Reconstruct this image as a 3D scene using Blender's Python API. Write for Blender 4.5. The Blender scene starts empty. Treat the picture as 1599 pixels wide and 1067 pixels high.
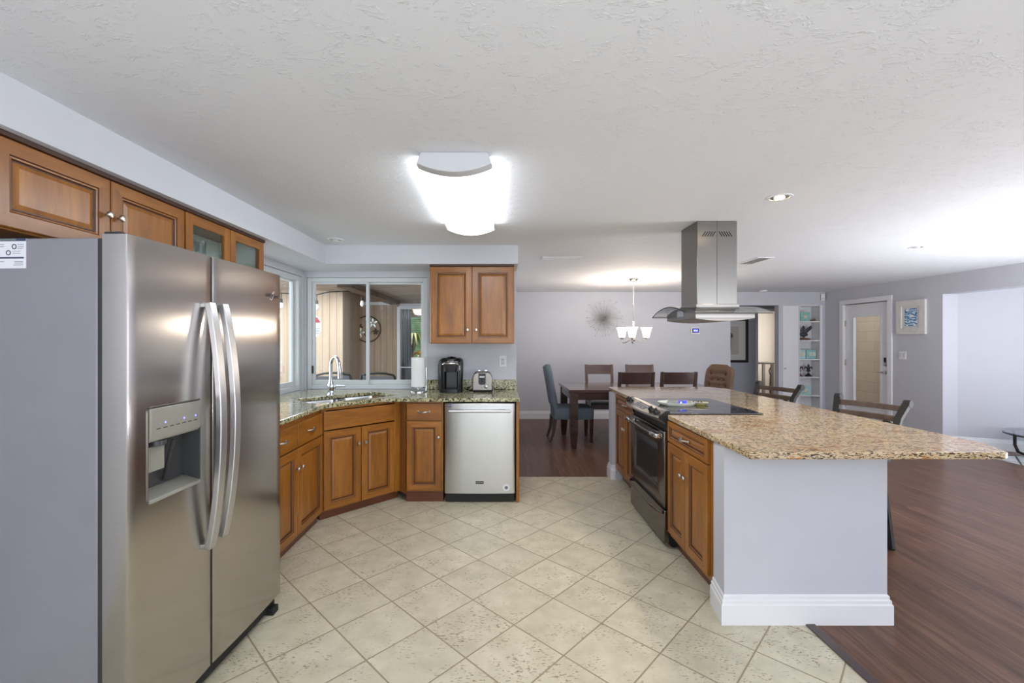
import bpy, math, random
from math import pi, sin, cos, radians as R
from mathutils import Vector, Matrix
random.seed(7)
SC = bpy.context.scene
COL = SC.collection

# ------------------------------------------------------------------ camera, world, lights, exposure
CAM_H = 1.42
F_PX = 685.0
cd = bpy.data.cameras.new('camera')
cam = bpy.data.objects.new('camera', cd)
COL.objects.link(cam)
cam.location = (0, 0, CAM_H)
cam.rotation_euler = (pi / 2, 0, 0)
cd.sensor_width = 36.0
cd.lens = F_PX / 1599 * 36.0
cd.shift_x = 19.5 / 1599
cd.shift_y = -1.5 / 1599
cd.clip_start = 0.02
SC.camera = cam

SC.view_settings.view_transform = 'Standard'
SC.view_settings.look = 'None'
SC.view_settings.gamma = 1.0
SC.view_settings.use_curve_mapping = False
SC.view_settings.exposure = 0.24

w = bpy.data.worlds.new('daylight')
SC.world = w
w.use_nodes = True
wn = w.node_tree
wn.nodes['Background'].inputs[0].default_value = (0.86, 0.93, 1.0, 1)
wn.nodes['Background'].inputs[1].default_value = 1.55

def area(name, loc, rot, sx, sy, power, col=(1, 1, 1)):
    l = bpy.data.lights.new(name, 'AREA')
    l.shape = 'RECTANGLE'; l.size = sx; l.size_y = sy
    l.energy = power; l.color = col
    o = bpy.data.objects.new(name, l); COL.objects.link(o)
    o.location = loc; o.rotation_euler = rot
    return o
# daylight entering through the glass doors behind the photographer and the windows of the living room
area('daylight_rear_door', (0.9, -3.3, 1.15), (R(90), 0, 0), 4.2, 2.0, 19, (0.92, 0.95, 1.0))
area('daylight_rear_window', (4.6, -3.3, 1.25), (R(90), 0, 0), 2.2, 1.9, 64, (0.92, 0.95, 1.0))
area('daylight_entry_side', (8.2, 2.6, 1.3), (R(90), 0, R(75)), 2.2, 1.9, 42, (0.95, 0.97, 1.0))
area('daylight_bedroom', (7.4, 9.9, 1.4), (R(90), 0, R(100)), 1.5, 1.6, 90, (1.0, 0.97, 0.92))
# added out-of-view fill lights, aimed up to brighten the ceiling
area('uplight_fill_kitchen_end', (0.4, -1.9, 0.9), (R(180), 0, 0), 2.2, 1.2, 122, (0.93, 0.96, 1.0))
area('uplight_fill_living_room', (5.0, 2.7, 0.35), (R(180), 0, 0), 1.4, 1.2, 125, (0.94, 0.965, 1.0))

# ------------------------------------------------------------------ materials
def new_mat(name):
    m = bpy.data.materials.new(name); m.use_nodes = True
    nt = m.node_tree
    return m, nt, nt.nodes['Principled BSDF']
def N(nt, t, **kw):
    n = nt.nodes.new(t)
    for k, v in kw.items(): setattr(n, k, v)
    return n
def lin(c):
    return tuple(((v / 255) / 12.92 if v / 255 <= .04045 else ((v / 255 + .055) / 1.055) ** 2.4) for v in c) + (1,)
def ramp(nt, stops, interp='LINEAR'):
    n = N(nt, 'ShaderNodeValToRGB'); cr = n.color_ramp; cr.interpolation = interp
    while len(cr.elements) > 1: cr.elements.remove(cr.elements[-1])
    cr.elements[0].position = stops[0][0]; cr.elements[0].color = stops[0][1]
    for p, c in stops[1:]:
        e = cr.elements.new(p); e.color = c
    return n
def coords(nt, scale=(1, 1, 1), rot=(0, 0, 0), loc=(0, 0, 0), kind='Object'):
    tc = N(nt, 'ShaderNodeTexCoord'); mp = N(nt, 'ShaderNodeMapping')
    mp.inputs['Scale'].default_value = scale; mp.inputs['Rotation'].default_value = rot; mp.inputs['Location'].default_value = loc
    nt.links.new(tc.outputs[kind], mp.inputs['Vector'])
    return mp.outputs['Vector']
def noise(nt, vec, scale, detail=4, rough=.55, dist=0):
    n = N(nt, 'ShaderNodeTexNoise'); n.inputs['Scale'].default_value = scale
    n.inputs['Detail'].default_value = detail; n.inputs['Roughness'].default_value = rough; n.inputs['Distortion'].default_value = dist
    nt.links.new(vec, n.inputs['Vector']); return n
def mix(nt, fac, a, b, blend='MIX'):
    n = N(nt, 'ShaderNodeMix', data_type='RGBA', blend_type=blend)
    for sock, v in ((n.inputs[0], fac), (n.inputs[6], a), (n.inputs[7], b)):
        if hasattr(v, 'is_output'): nt.links.new(v, sock)
        else: sock.default_value = v
    return n.outputs[2]
def bump(nt, bsdf, height, strength=.3, dist=.01):
    b = N(nt, 'ShaderNodeBump'); b.inputs['Strength'].default_value = strength; b.inputs['Distance'].default_value = dist
    nt.links.new(height, b.inputs['Height']); nt.links.new(b.outputs[0], bsdf.inputs['Normal']); return b
def plain(name, col, rough=.5, metal=0, spec=.5, coat=0, emit=None, estr=0, var=0.04, vscale=6, bumps=0, bscale=80):
    """a base colour with a faint mottling, optional fine surface bump"""
    m, nt, b = new_mat(name)
    c = lin(col)
    v = coords(nt)
    n = noise(nt, v, vscale, 3)
    d = tuple(x * (1 - var) for x in c[:3]) + (1,)
    l = tuple(min(1, x * (1 + var)) for x in c[:3]) + (1,)
    r = ramp(nt, [(.3, d), (.7, l)])
    nt.links.new(n.outputs['Fac'], r.inputs[0]); nt.links.new(r.outputs[0], b.inputs['Base Color'])
    b.inputs['Roughness'].default_value = rough; b.inputs['Metallic'].default_value = metal
    b.inputs['Specular IOR Level'].default_value = spec; b.inputs['Coat Weight'].default_value = coat
    if emit:
        b.inputs['Emission Color'].default_value = lin(emit); b.inputs['Emission Strength'].default_value = estr
    if bumps:
        n2 = noise(nt, v, bscale, 3); bump(nt, b, n2.outputs['Fac'], bumps, .003)
    return m
M = {}
M['wall'] = plain('grey_lavender_paint', (194, 195, 204), .62, bumps=.08, bscale=140, var=.012)
M['wall_light'] = plain('pale_grey_paint', (204, 207, 214), .6, bumps=.08, bscale=140, var=.012)
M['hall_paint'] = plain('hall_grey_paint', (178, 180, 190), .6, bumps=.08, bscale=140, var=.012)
M['cream_paint'] = plain('bedroom_cream_paint', (222, 214, 200), .6, var=.012)
M['trim'] = plain('white_trim_paint', (228, 228, 232), .35, var=.01)
M['white'] = plain('white_plastic', (226, 227, 230), .35, var=.01)
M['alu'] = plain('white_window_aluminium', (214, 219, 222), .35, var=.01)
M['black'] = plain('black_plastic', (18, 19, 21), .28)
M['matte_black'] = plain('matte_black_plastic', (22, 22, 23), .6)
M['gasket'] = plain('dark_grey_gasket', (52, 51, 52), .6)
M['dark_glass'] = plain('black_ceramic_glass', (14, 14, 16), .06, spec=.6, var=.02)
M['oven_glass'] = plain('dark_oven_glass', (30, 33, 35), .07, spec=.7)
M['chrome'] = plain('polished_chrome', (222, 224, 228), .1, metal=1, var=.01)
M['nickel'] = plain('brushed_nickel', (190, 184, 174), .28, metal=1, var=.03)
M['iron'] = plain('dark_wrought_iron', (44, 42, 41), .58, metal=.3, var=.1)
M['bronze'] = plain('dark_bronze', (70, 58, 46), .45, metal=.6)
M['glaze'] = plain('dark_stain_in_grooves', (74, 38, 14), .4, var=.15, vscale=20)
M['dark_strip'] = plain('dark_wood_strip', (66, 40, 26), .45, var=.1)
M['fridge_side'] = plain('grey_textured_fridge_side', (146, 145, 152), .5, metal=.25, bumps=.25, bscale=420, var=.03)
M['dispenser'] = plain('grey_dispenser_plastic', (150, 148, 138), .35)
M['recess'] = plain('dark_grey_recess_plastic', (70, 71, 72), .3)
M['blue_led'] = plain('blue_indicator_led', (130, 130, 255), .4, emit=(120, 120, 255), estr=2.0)
M['lcd'] = plain('blue_lit_display', (60, 70, 200), .3, emit=(70, 84, 220), estr=.5)
M['lcd_text'] = plain('pale_display_digits', (200, 210, 255), .3, emit=(190, 200, 255), estr=1.2)
M['sticker'] = plain('white_paper_sticker', (228, 229, 236), .5, var=.01)
M['navy'] = plain('navy_print', (58, 62, 92), .5)
M['greenprint'] = plain('grey_green_print', (110, 128, 118), .5)
M['greyprint'] = plain('grey_print', (150, 152, 162), .5)
M['paper'] = plain('paper_towel', (238, 240, 240), .85, bumps=.2, bscale=300, var=.01)
M['teal'] = plain('teal_painted_wood', (138, 192, 190), .55, var=.12, vscale=25)
M['pale_teal'] = plain('pale_teal_painted_wood', (176, 212, 214), .55, var=.1, vscale=25)
M['shell'] = plain('pale_starfish', (216, 214, 196), .6, var=.1)
M['red_iron'] = plain('dark_red_cast_iron', (104, 40, 58), .45, var=.15)
M['driftwood'] = plain('brown_driftwood', (120, 92, 74), .7, var=.2, vscale=30)
M['slate'] = plain('dark_slate_figure', (62, 62, 72), .45, var=.12)
M['leather'] = plain('black_leather', (20, 20, 23), .3, bumps=.15, bscale=200)
M['blue_fabric'] = plain('blue_grey_linen', (104, 117, 126), .85, bumps=.3, bscale=500, var=.08, vscale=60)
M['brown_fabric'] = plain('taupe_brown_linen', (104, 82, 68), .85, bumps=.3, bscale=500, var=.08, vscale=60)
M['button'] = plain('brown_fabric_button', (84, 62, 50), .8)
M['frame_black'] = plain('dark_picture_frame', (34, 27, 25), .35)
M['mat_board'] = plain('off_white_mat_board', (206, 206, 202), .7, var=.01)
M['print_paper'] = plain('beige_print_paper', (186, 180, 172), .7, var=.03)
M['ink'] = plain('dark_print_ink', (44, 46, 52), .7)
M['whitewash'] = plain('whitewashed_wood', (214, 212, 208), .6, var=.06, vscale=18)
M['brick_tan'] = plain('tan_paint', (196, 176, 150), .7)
M['grey_sling'] = plain('grey_sling_fabric', (128, 130, 136), .7, var=.03)
M['metal_petal'] = plain('silver_petal_metal', (214, 216, 214), .3, metal=.6)
M['curtain'] = plain('pale_grey_curtain', (164, 168, 182), .8)
M['yellow_fabric'] = plain('mustard_fabric', (170, 130, 60), .8, var=.2, vscale=12)
M['red_sign'] = plain('red_sign_print', (176, 44, 58), .5)
M['green_out'] = plain('green_garden_foliage', (120, 160, 110), .8, var=.5, vscale=8)
M['yellow_rim'] = plain('yellow_glazed_ceramic', (206, 200, 120), .25, var=.15, vscale=40)
M['white_ceramic'] = plain('white_glazed_ceramic', (226, 228, 216), .2)
M['grey_metal'] = plain('grey_cast_metal', (150, 150, 148), .4, metal=.6)
M['bulb_glass'] = plain('unlit_bulb_glass', (215, 215, 215), .15)
M['stone_plate'] = plain('grey_switch_toggle', (206, 207, 210), .4)
M['diffuser'] = plain('lit_acrylic_diffuser', (250, 252, 255), .4, emit=(244, 250, 255), estr=11.0, var=0)
M['endcap'] = plain('white_fixture_end', (206, 208, 214), .4, var=.01)
M['shade_glass'] = plain('lit_frosted_shade', (255, 246, 230), .4, emit=(255, 240, 214), estr=3.2, var=0)
M['bulb_lit'] = plain('lit_recessed_bulb', (255, 246, 230), .4, emit=(255, 226, 180), estr=14.0, var=0)
M['fan_bowl'] = plain('lit_fan_light_bowl', (255, 230, 180), .4, emit=(255, 216, 150), estr=3.0, var=0)

def thin_glass(name, tint=(.96, .98, .98), refl=.9, rough=.02, ior=1.45):
    m = bpy.data.materials.new(name); m.use_nodes = True; nt = m.node_tree
    nt.nodes.remove(nt.nodes['Principled BSDF'])
    out = nt.nodes['Material Output']
    tr = N(nt, 'ShaderNodeBsdfTransparent'); tr.inputs[0].default_value = tint + (1,)
    gl = N(nt, 'ShaderNodeBsdfGlossy'); gl.inputs['Roughness'].default_value = rough
    gl.inputs[0].default_value = (refl, refl, refl, 1)
    lw = N(nt, 'ShaderNodeLayerWeight'); lw.inputs[0].default_value = .5      # Schlick reflectance, the same from both sides
    p5 = N(nt, 'ShaderNodeMath', operation='POWER'); p5.inputs[1].default_value = 5; nt.links.new(lw.outputs['Facing'], p5.inputs[0])
    f0 = ((ior - 1) / (ior + 1)) ** 2
    fr = N(nt, 'ShaderNodeMath', operation='MULTIPLY_ADD'); fr.inputs[1].default_value = 1 - f0; fr.inputs[2].default_value = f0; nt.links.new(p5.outputs[0], fr.inputs[0])
    mx = N(nt, 'ShaderNodeMixShader')
    nt.links.new(fr.outputs[0], mx.inputs[0]); nt.links.new(tr.outputs[0], mx.inputs[1]); nt.links.new(gl.outputs[0], mx.inputs[2])
    nt.links.new(mx.outputs[0], out.inputs[0]); return m
M['glass'] = thin_glass('clear_window_glass')
M['cab_white'] = plain('pale_cabinet_interior', (226, 232, 226), .5, var=.01)
M['cab_glass'] = thin_glass('cabinet_door_glass', (.91, .945, .93))
M['hood_glass'] = thin_glass('smoked_hood_glass', (.84, .87, .88), ior=1.5)
M['tumbler'] = thin_glass('tumbler_glass', (.9, .94, .95), ior=1.7)
M['table_glass'] = thin_glass('table_glass', (.7, .74, .78), ior=2.2)

def steel(name, col, rough, stretch=(1, 1, 60), metal=1.0, streak=.1, aniso=0.0, arot=0.0):
    m, nt, b = new_mat(name)
    v = coords(nt, stretch)
    n = noise(nt, v, 14, 3)
    c = lin(col)
    r = ramp(nt, [(.3, tuple(x * (1 - streak * .5) for x in c[:3]) + (1,)), (.7, tuple(min(1, x * (1 + streak * .5)) for x in c[:3]) + (1,))])
    nt.links.new(n.outputs['Fac'], r.inputs[0]); nt.links.new(r.outputs[0], b.inputs['Base Color'])
    b.inputs['Metallic'].default_value = metal; b.inputs['Roughness'].default_value = rough
    b.inputs['Anisotropic'].default_value = aniso
    if aniso:
        tg = N(nt, 'ShaderNodeTangent', direction_type='RADIAL', axis='Z'); nt.links.new(tg.outputs[0], b.inputs['Tangent'])
        b.inputs['Anisotropic Rotation'].default_value = arot
    return m
M['steel'] = steel('brushed_stainless_steel', (160, 154, 148), .4, (60, 60, 1))
M['steel_fridge'] = steel('fridge_stainless_steel', (182, 177, 173), .2, (1, 1, 60), aniso=.86)
M['steel_dw'] = steel('dishwasher_stainless_steel', (206, 208, 208), .30, (60, 60, 1))
M['steel_hood'] = steel('hood_stainless_steel', (138, 135, 132), .28, (1, 1, 60))
M['steel_range'] = steel('range_stainless_steel', (120, 113, 108), .2, (1, 1, 60))
M['silver_rod'] = plain('silver_painted_rods', (178, 176, 174), .4, metal=.3)
M['steel_handle'] = steel('satin_handle_steel', (204, 204, 206), .34, (60, 60, 1))
M['steel_sink'] = steel('sink_steel', (206, 208, 210), .2, (20, 20, 20))

def wood(name, dark, mid, light, scale, rough=.34, coat=.25, detail=6):
    m, nt, b = new_mat(name)
    v = coords(nt, scale)
    oi = N(nt, 'ShaderNodeObjectInfo')
    add = N(nt, 'ShaderNodeVectorMath', operation='ADD')
    sc = N(nt, 'ShaderNodeVectorMath', operation='SCALE'); sc.inputs['Scale'].default_value = 13.0
    cmb = N(nt, 'ShaderNodeCombineXYZ')
    for i in range(3): nt.links.new(oi.outputs['Random'], cmb.inputs[i])
    nt.links.new(cmb.outputs[0], sc.inputs[0]); nt.links.new(v, add.inputs[0]); nt.links.new(sc.outputs[0], add.inputs[1])
    n = noise(nt, add.outputs[0], 1.0, detail, .6, .6)
    n2 = noise(nt, add.outputs[0], 5.0, 4, .6, .2)
    mx = N(nt, 'ShaderNodeMath', operation='MULTIPLY_ADD'); mx.inputs[1].default_value = .35
    nt.links.new(n2.outputs['Fac'], mx.inputs[0])
    ml = N(nt, 'ShaderNodeMath', operation='MULTIPLY'); ml.inputs[1].default_value = .65
    nt.links.new(n.outputs['Fac'], ml.inputs[0]); nt.links.new(ml.outputs[0], mx.inputs[2])
    r = ramp(nt, [(.3, lin(dark)), (.5, lin(mid)), (.7, lin(light))])
    nt.links.new(mx.outputs[0], r.inputs[0]); nt.links.new(r.outputs[0], b.inputs['Base Color'])
    b.inputs['Roughness'].default_value = rough; b.inputs['Coat Weight'].default_value = coat; b.inputs['Coat Roughness'].default_value = .25
    bump(nt, b, n2.outputs['Fac'], .06, .002)
    return m
CW = ((112, 68, 20), (148, 92, 31), (174, 114, 45))
M['wood_v'] = wood('honey_maple_upright_grain', *CW, (9, 9, 1.3))
M['wood_h'] = wood('honey_maple_level_grain', *CW, (1.3, 9, 9))
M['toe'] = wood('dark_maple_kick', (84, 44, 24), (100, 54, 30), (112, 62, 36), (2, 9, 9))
M['espresso'] = wood('espresso_wood', (42, 25, 21), (58, 36, 30), (76, 48, 40), (3, 9, 9), .25, .4)
M['espresso_lit'] = wood('espresso_wood_lit', (58, 36, 28), (78, 48, 37), (98, 62, 48), (2, 12, 12), .28, .4)  # lighter espresso for the far chairs, light on their fronts painted in
M['table_wood'] = wood('glossy_dark_table_top', (58, 38, 32), (76, 52, 44), (96, 68, 58), (2, 12, 12), .16, .5)
M['slat_wood'] = wood('weathered_slat_wood', (72, 58, 50), (92, 74, 62), (112, 90, 74), (10, 10, 3), .5, 0)
M['beam_wood'] = wood('dark_stained_beam', (84, 66, 50), (100, 80, 62), (114, 92, 72), (9, 1, 9), .6, 0)

# ceiling : skip-trowel plaster
m, nt, b = new_mat('textured_white_ceiling')
v = coords(nt)
n1 = noise(nt, v, 9, 5, .6, 1.2); n2 = noise(nt, coords(nt, (1, 1.6, 1), (0, 0, .5)), 26, 4, .6, 1.5)
mu = N(nt, 'ShaderNodeMath', operation='MULTIPLY')
r1 = ramp(nt, [(.48, (0, 0, 0, 1)), (.62, (1, 1, 1, 1))]); r2 = ramp(nt, [(.50, (0, 0, 0, 1)), (.58, (1, 1, 1, 1))])
nt.links.new(n1.outputs['Fac'], r1.inputs[0]); nt.links.new(n2.outputs['Fac'], r2.inputs[0])
nt.links.new(r1.outputs[0], mu.inputs[0]); nt.links.new(r2.outputs[0], mu.inputs[1])
bump(nt, b, mu.outputs[0], .44, .006)
b.inputs['Base Color'].default_value = lin((220, 222, 227)); b.inputs['Roughness'].default_value = .75
M['ceiling'] = m

# kitchen floor : tiles laid diagonally, lattice measured on the floor
def tile_mat(name, ax, ay, bx, by, ox, oy, c1, c2, grout, pits=True, gw=.014):
    m, nt, b = new_mat(name)
    g = N(nt, 'ShaderNodeNewGeometry'); sp = N(nt, 'ShaderNodeSeparateXYZ'); nt.links.new(g.outputs['Position'], sp.inputs[0])
    det = ax * by - ay * bx
    def lincomb(kx, ky, k0):
        a = N(nt, 'ShaderNodeMath', operation='MULTIPLY_ADD'); a.inputs[1].default_value = kx; a.inputs[2].default_value = k0
        nt.links.new(sp.outputs[0], a.inputs[0])
        c = N(nt, 'ShaderNodeMath', operation='MULTIPLY_ADD'); c.inputs[1].default_value = ky
        nt.links.new(sp.outputs[1], c.inputs[0]); nt.links.new(a.outputs[0], c.inputs[2]); return c.outputs[0]
    p = lincomb(by / det, -bx / det, 200 - (by * ox - bx * oy) / det)
    q = lincomb(-ay / det, ax / det, 200 - (-ay * ox + ax * oy) / det)
    cb = N(nt, 'ShaderNodeCombineXYZ'); nt.links.new(p, cb.inputs[0]); nt.links.new(q, cb.inputs[1])
    fl = N(nt, 'ShaderNodeVectorMath', operation='FLOOR'); nt.links.new(cb.outputs[0], fl.inputs[0])
    wn_ = N(nt, 'ShaderNodeTexWhiteNoise', noise_dimensions='3D'); nt.links.new(fl.outputs[0], wn_.inputs[0])
    fr = N(nt, 'ShaderNodeVectorMath', operation='FRACTION'); nt.links.new(cb.outputs[0], fr.inputs[0])
    su = N(nt, 'ShaderNodeVectorMath', operation='SUBTRACT'); su.inputs[1].default_value = (.5, .5, .5); nt.links.new(fr.outputs[0], su.inputs[0])
    ab = N(nt, 'ShaderNodeVectorMath', operation='ABSOLUTE'); nt.links.new(su.outputs[0], ab.inputs[0])
    s2 = N(nt, 'ShaderNodeSeparateXYZ'); nt.links.new(ab.outputs[0], s2.inputs[0])
    mxm = N(nt, 'ShaderNodeMath', operation='MAXIMUM'); nt.links.new(s2.outputs[0], mxm.inputs[0]); nt.links.new(s2.outputs[1], mxm.inputs[1])
    gr = ramp(nt, [(.5 - gw, (0, 0, 0, 1)), (.5 - gw * .5, (1, 1, 1, 1))]); nt.links.new(mxm.outputs[0], gr.inputs[0])
    # per-tile shifted noise
    off = N(nt, 'ShaderNodeVectorMath', operation='SCALE'); off.inputs['Scale'].default_value = 40; nt.links.new(wn_.outputs['Color'], off.inputs[0])
    ad = N(nt, 'ShaderNodeVectorMath', operation='ADD'); nt.links.new(g.outputs['Position'], ad.inputs[0]); nt.links.new(off.outputs[0], ad.inputs[1])
    cloud = noise(nt, ad.outputs[0], 9, 4)
    rc = ramp(nt, [(.3, lin(c1)), (.7, lin(c2))]); nt.links.new(cloud.outputs['Fac'], rc.inputs[0])
    col = rc.outputs[0]
    tv = ramp(nt, [(0, (.93, .93, .93, 1)), (1, (1.0, 1.0, 1.0, 1))]); nt.links.new(wn_.outputs['Value'], tv.inputs[0])
    col = mix(nt, 1.0, col, tv.outputs[0], 'MULTIPLY')
    if pits:
        pv = N(nt, 'ShaderNodeMapping'); pv.inputs['Scale'].default_value = (58, 135, 60); pv.inputs['Rotation'].default_value = (0, 0, .35)
        nt.links.new(ad.outputs[0], pv.inputs[0])
        pn = noise(nt, pv.outputs[0], 1, 2, .5, .3)
        pr = ramp(nt, [(.585, (0, 0, 0, 1)), (.645, (1, 1, 1, 1))]); nt.links.new(pn.outputs['Fac'], pr.inputs[0])
        cl = noise(nt, ad.outputs[0], 7, 2); cr = ramp(nt, [(.44, (0, 0, 0, 1)), (.58, (1, 1, 1, 1))]); nt.links.new(cl.outputs['Fac'], cr.inputs[0])
        pm = N(nt, 'ShaderNodeMath', operation='MULTIPLY'); nt.links.new(pr.outputs[0], pm.inputs[0]); nt.links.new(cr.outputs[0], pm.inputs[1])
        pm2 = N(nt, 'ShaderNodeMath', operation='MULTIPLY'); pm2.inputs[1].default_value = .85; nt.links.new(pm.outputs[0], pm2.inputs[0])
        col = mix(nt, pm2.outputs[0], col, lin((128, 112, 84)))
    col = mix(nt, gr.outputs[0], col, lin(grout))
    nt.links.new(col, b.inputs['Base Color'])
    b.inputs['Roughness'].default_value = .38
    inv = N(nt, 'ShaderNodeMath', operation='SUBTRACT'); inv.inputs[0].default_value = 1; nt.links.new(gr.outputs[0], inv.inputs[1])
    bump(nt, b, inv.outputs[0], .35, .003)
    return m
M['tile'] = tile_mat('beige_travertine_look_tile', -.2238, -.2268, .2166, -.2125, -.787, 3.478, (193, 185, 160), (214, 206, 183), (146, 132, 106))
M['white_tile'] = tile_mat('white_entry_tile', .3, .3, .3, -.3, 6.05, 5.1, (222, 222, 222), (232, 232, 232), (70, 68, 70), False, .03)

# plank floor
m, nt, b = new_mat('dark_walnut_planks')
v = coords(nt, (1, 1, 1), (0, 0, pi / 2))
br = N(nt, 'ShaderNodeTexBrick'); nt.links.new(v, br.inputs[0]); br.offset = .37
br.inputs['Scale'].default_value = 1; br.inputs['Brick Width'].default_value = 1.25; br.inputs['Row Height'].default_value = .128
br.inputs['Mortar Size'].default_value = .0016; br.inputs['Mortar Smooth'].default_value = .2; br.inputs['Bias'].default_value = 0
br.inputs['Color1'].default_value = (.15, .15, .15, 1); br.inputs['Color2'].default_value = (.85, .85, .85, 1); br.inputs['Mortar'].default_value = (.0, .0, .0, 1)
gv = coords(nt, (24, 1.6, 1)); off = N(nt, 'ShaderNodeVectorMath', operation='ADD'); nt.links.new(gv, off.inputs[0])
sc = N(nt, 'ShaderNodeVectorMath', operation='SCALE'); sc.inputs['Scale'].default_value = 9; nt.links.new(br.outputs['Color'], sc.inputs[0]); nt.links.new(sc.outputs[0], off.inputs[1])
gn = noise(nt, off.outputs[0], 1.5, 6, .6, .8)
rg = ramp(nt, [(.25, lin((78, 52, 40))), (.5, lin((106, 75, 59))), (.75, lin((132, 99, 80)))]); nt.links.new(gn.outputs['Fac'], rg.inputs[0])
tv = ramp(nt, [(0, (.55, .55, .55, 1)), (.2, (.8, .79, .78, 1)), (.85, (1.12, 1.1, 1.08, 1))]); nt.links.new(br.outputs['Color'], tv.inputs[0])
col = mix(nt, 1.0, rg.outputs[0], tv.outputs[0], 'MULTIPLY')
nt.links.new(col, b.inputs['Base Color']); b.inputs['Roughness'].default_value = .3
b.inputs['Specular IOR Level'].default_value = .24
bump(nt, b, gn.outputs['Fac'], .05, .002)
M['planks'] = m

def granite(name, base, warm, pale, dark, scale, rot=0, dens=.42, streak=1):
    m, nt, b = new_mat(name)
    v = coords(nt, (scale, scale * streak, scale * streak), (0, 0, rot))
    big = noise(nt, v, .12, 3, .5, .4)
    rb = ramp(nt, [(.38, lin(base)), (.5, lin(pale)), (.62, lin(warm))]); nt.links.new(big.outputs['Fac'], rb.inputs[0])
    mid = noise(nt, v, .9, 4, .65, .3)
    rm = ramp(nt, [(.42, (0, 0, 0, 1)), (.56, (1, 1, 1, 1))]); nt.links.new(mid.outputs['Fac'], rm.inputs[0])
    c = mix(nt, rm.outputs[0], rb.outputs[0], lin(pale))
    g1 = noise(nt, v, 1.7, 5, .7, .6)
    r1 = ramp(nt, [(dens - .05, (1, 1, 1, 1)), (dens + .02, (0, 0, 0, 1))]); nt.links.new(g1.outputs['Fac'], r1.inputs[0])
    c = mix(nt, r1.outputs[0], c, lin(dark))
    g2 = noise(nt, v, 3.1, 3, .6)
    r2 = ramp(nt, [(.62, (0, 0, 0, 1)), (.68, (1, 1, 1, 1))]); nt.links.new(g2.outputs['Fac'], r2.inputs[0])
    c = mix(nt, r2.outputs[0], c, lin(warm))
    nt.links.new(c, b.inputs['Base Color']); b.inputs['Roughness'].default_value = .09; b.inputs['Specular IOR Level'].default_value = .55
    return m
M['granite'] = granite('speckled_green_beige_granite', (162, 156, 112), (146, 134, 92), (196, 192, 156), (40, 40, 29), 36, 0, .49)
M['granite_island'] = granite('golden_streaked_granite', (184, 156, 114), (176, 124, 64), (204, 184, 152), (58, 44, 34), 30, 0, .48, 2.6)

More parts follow.
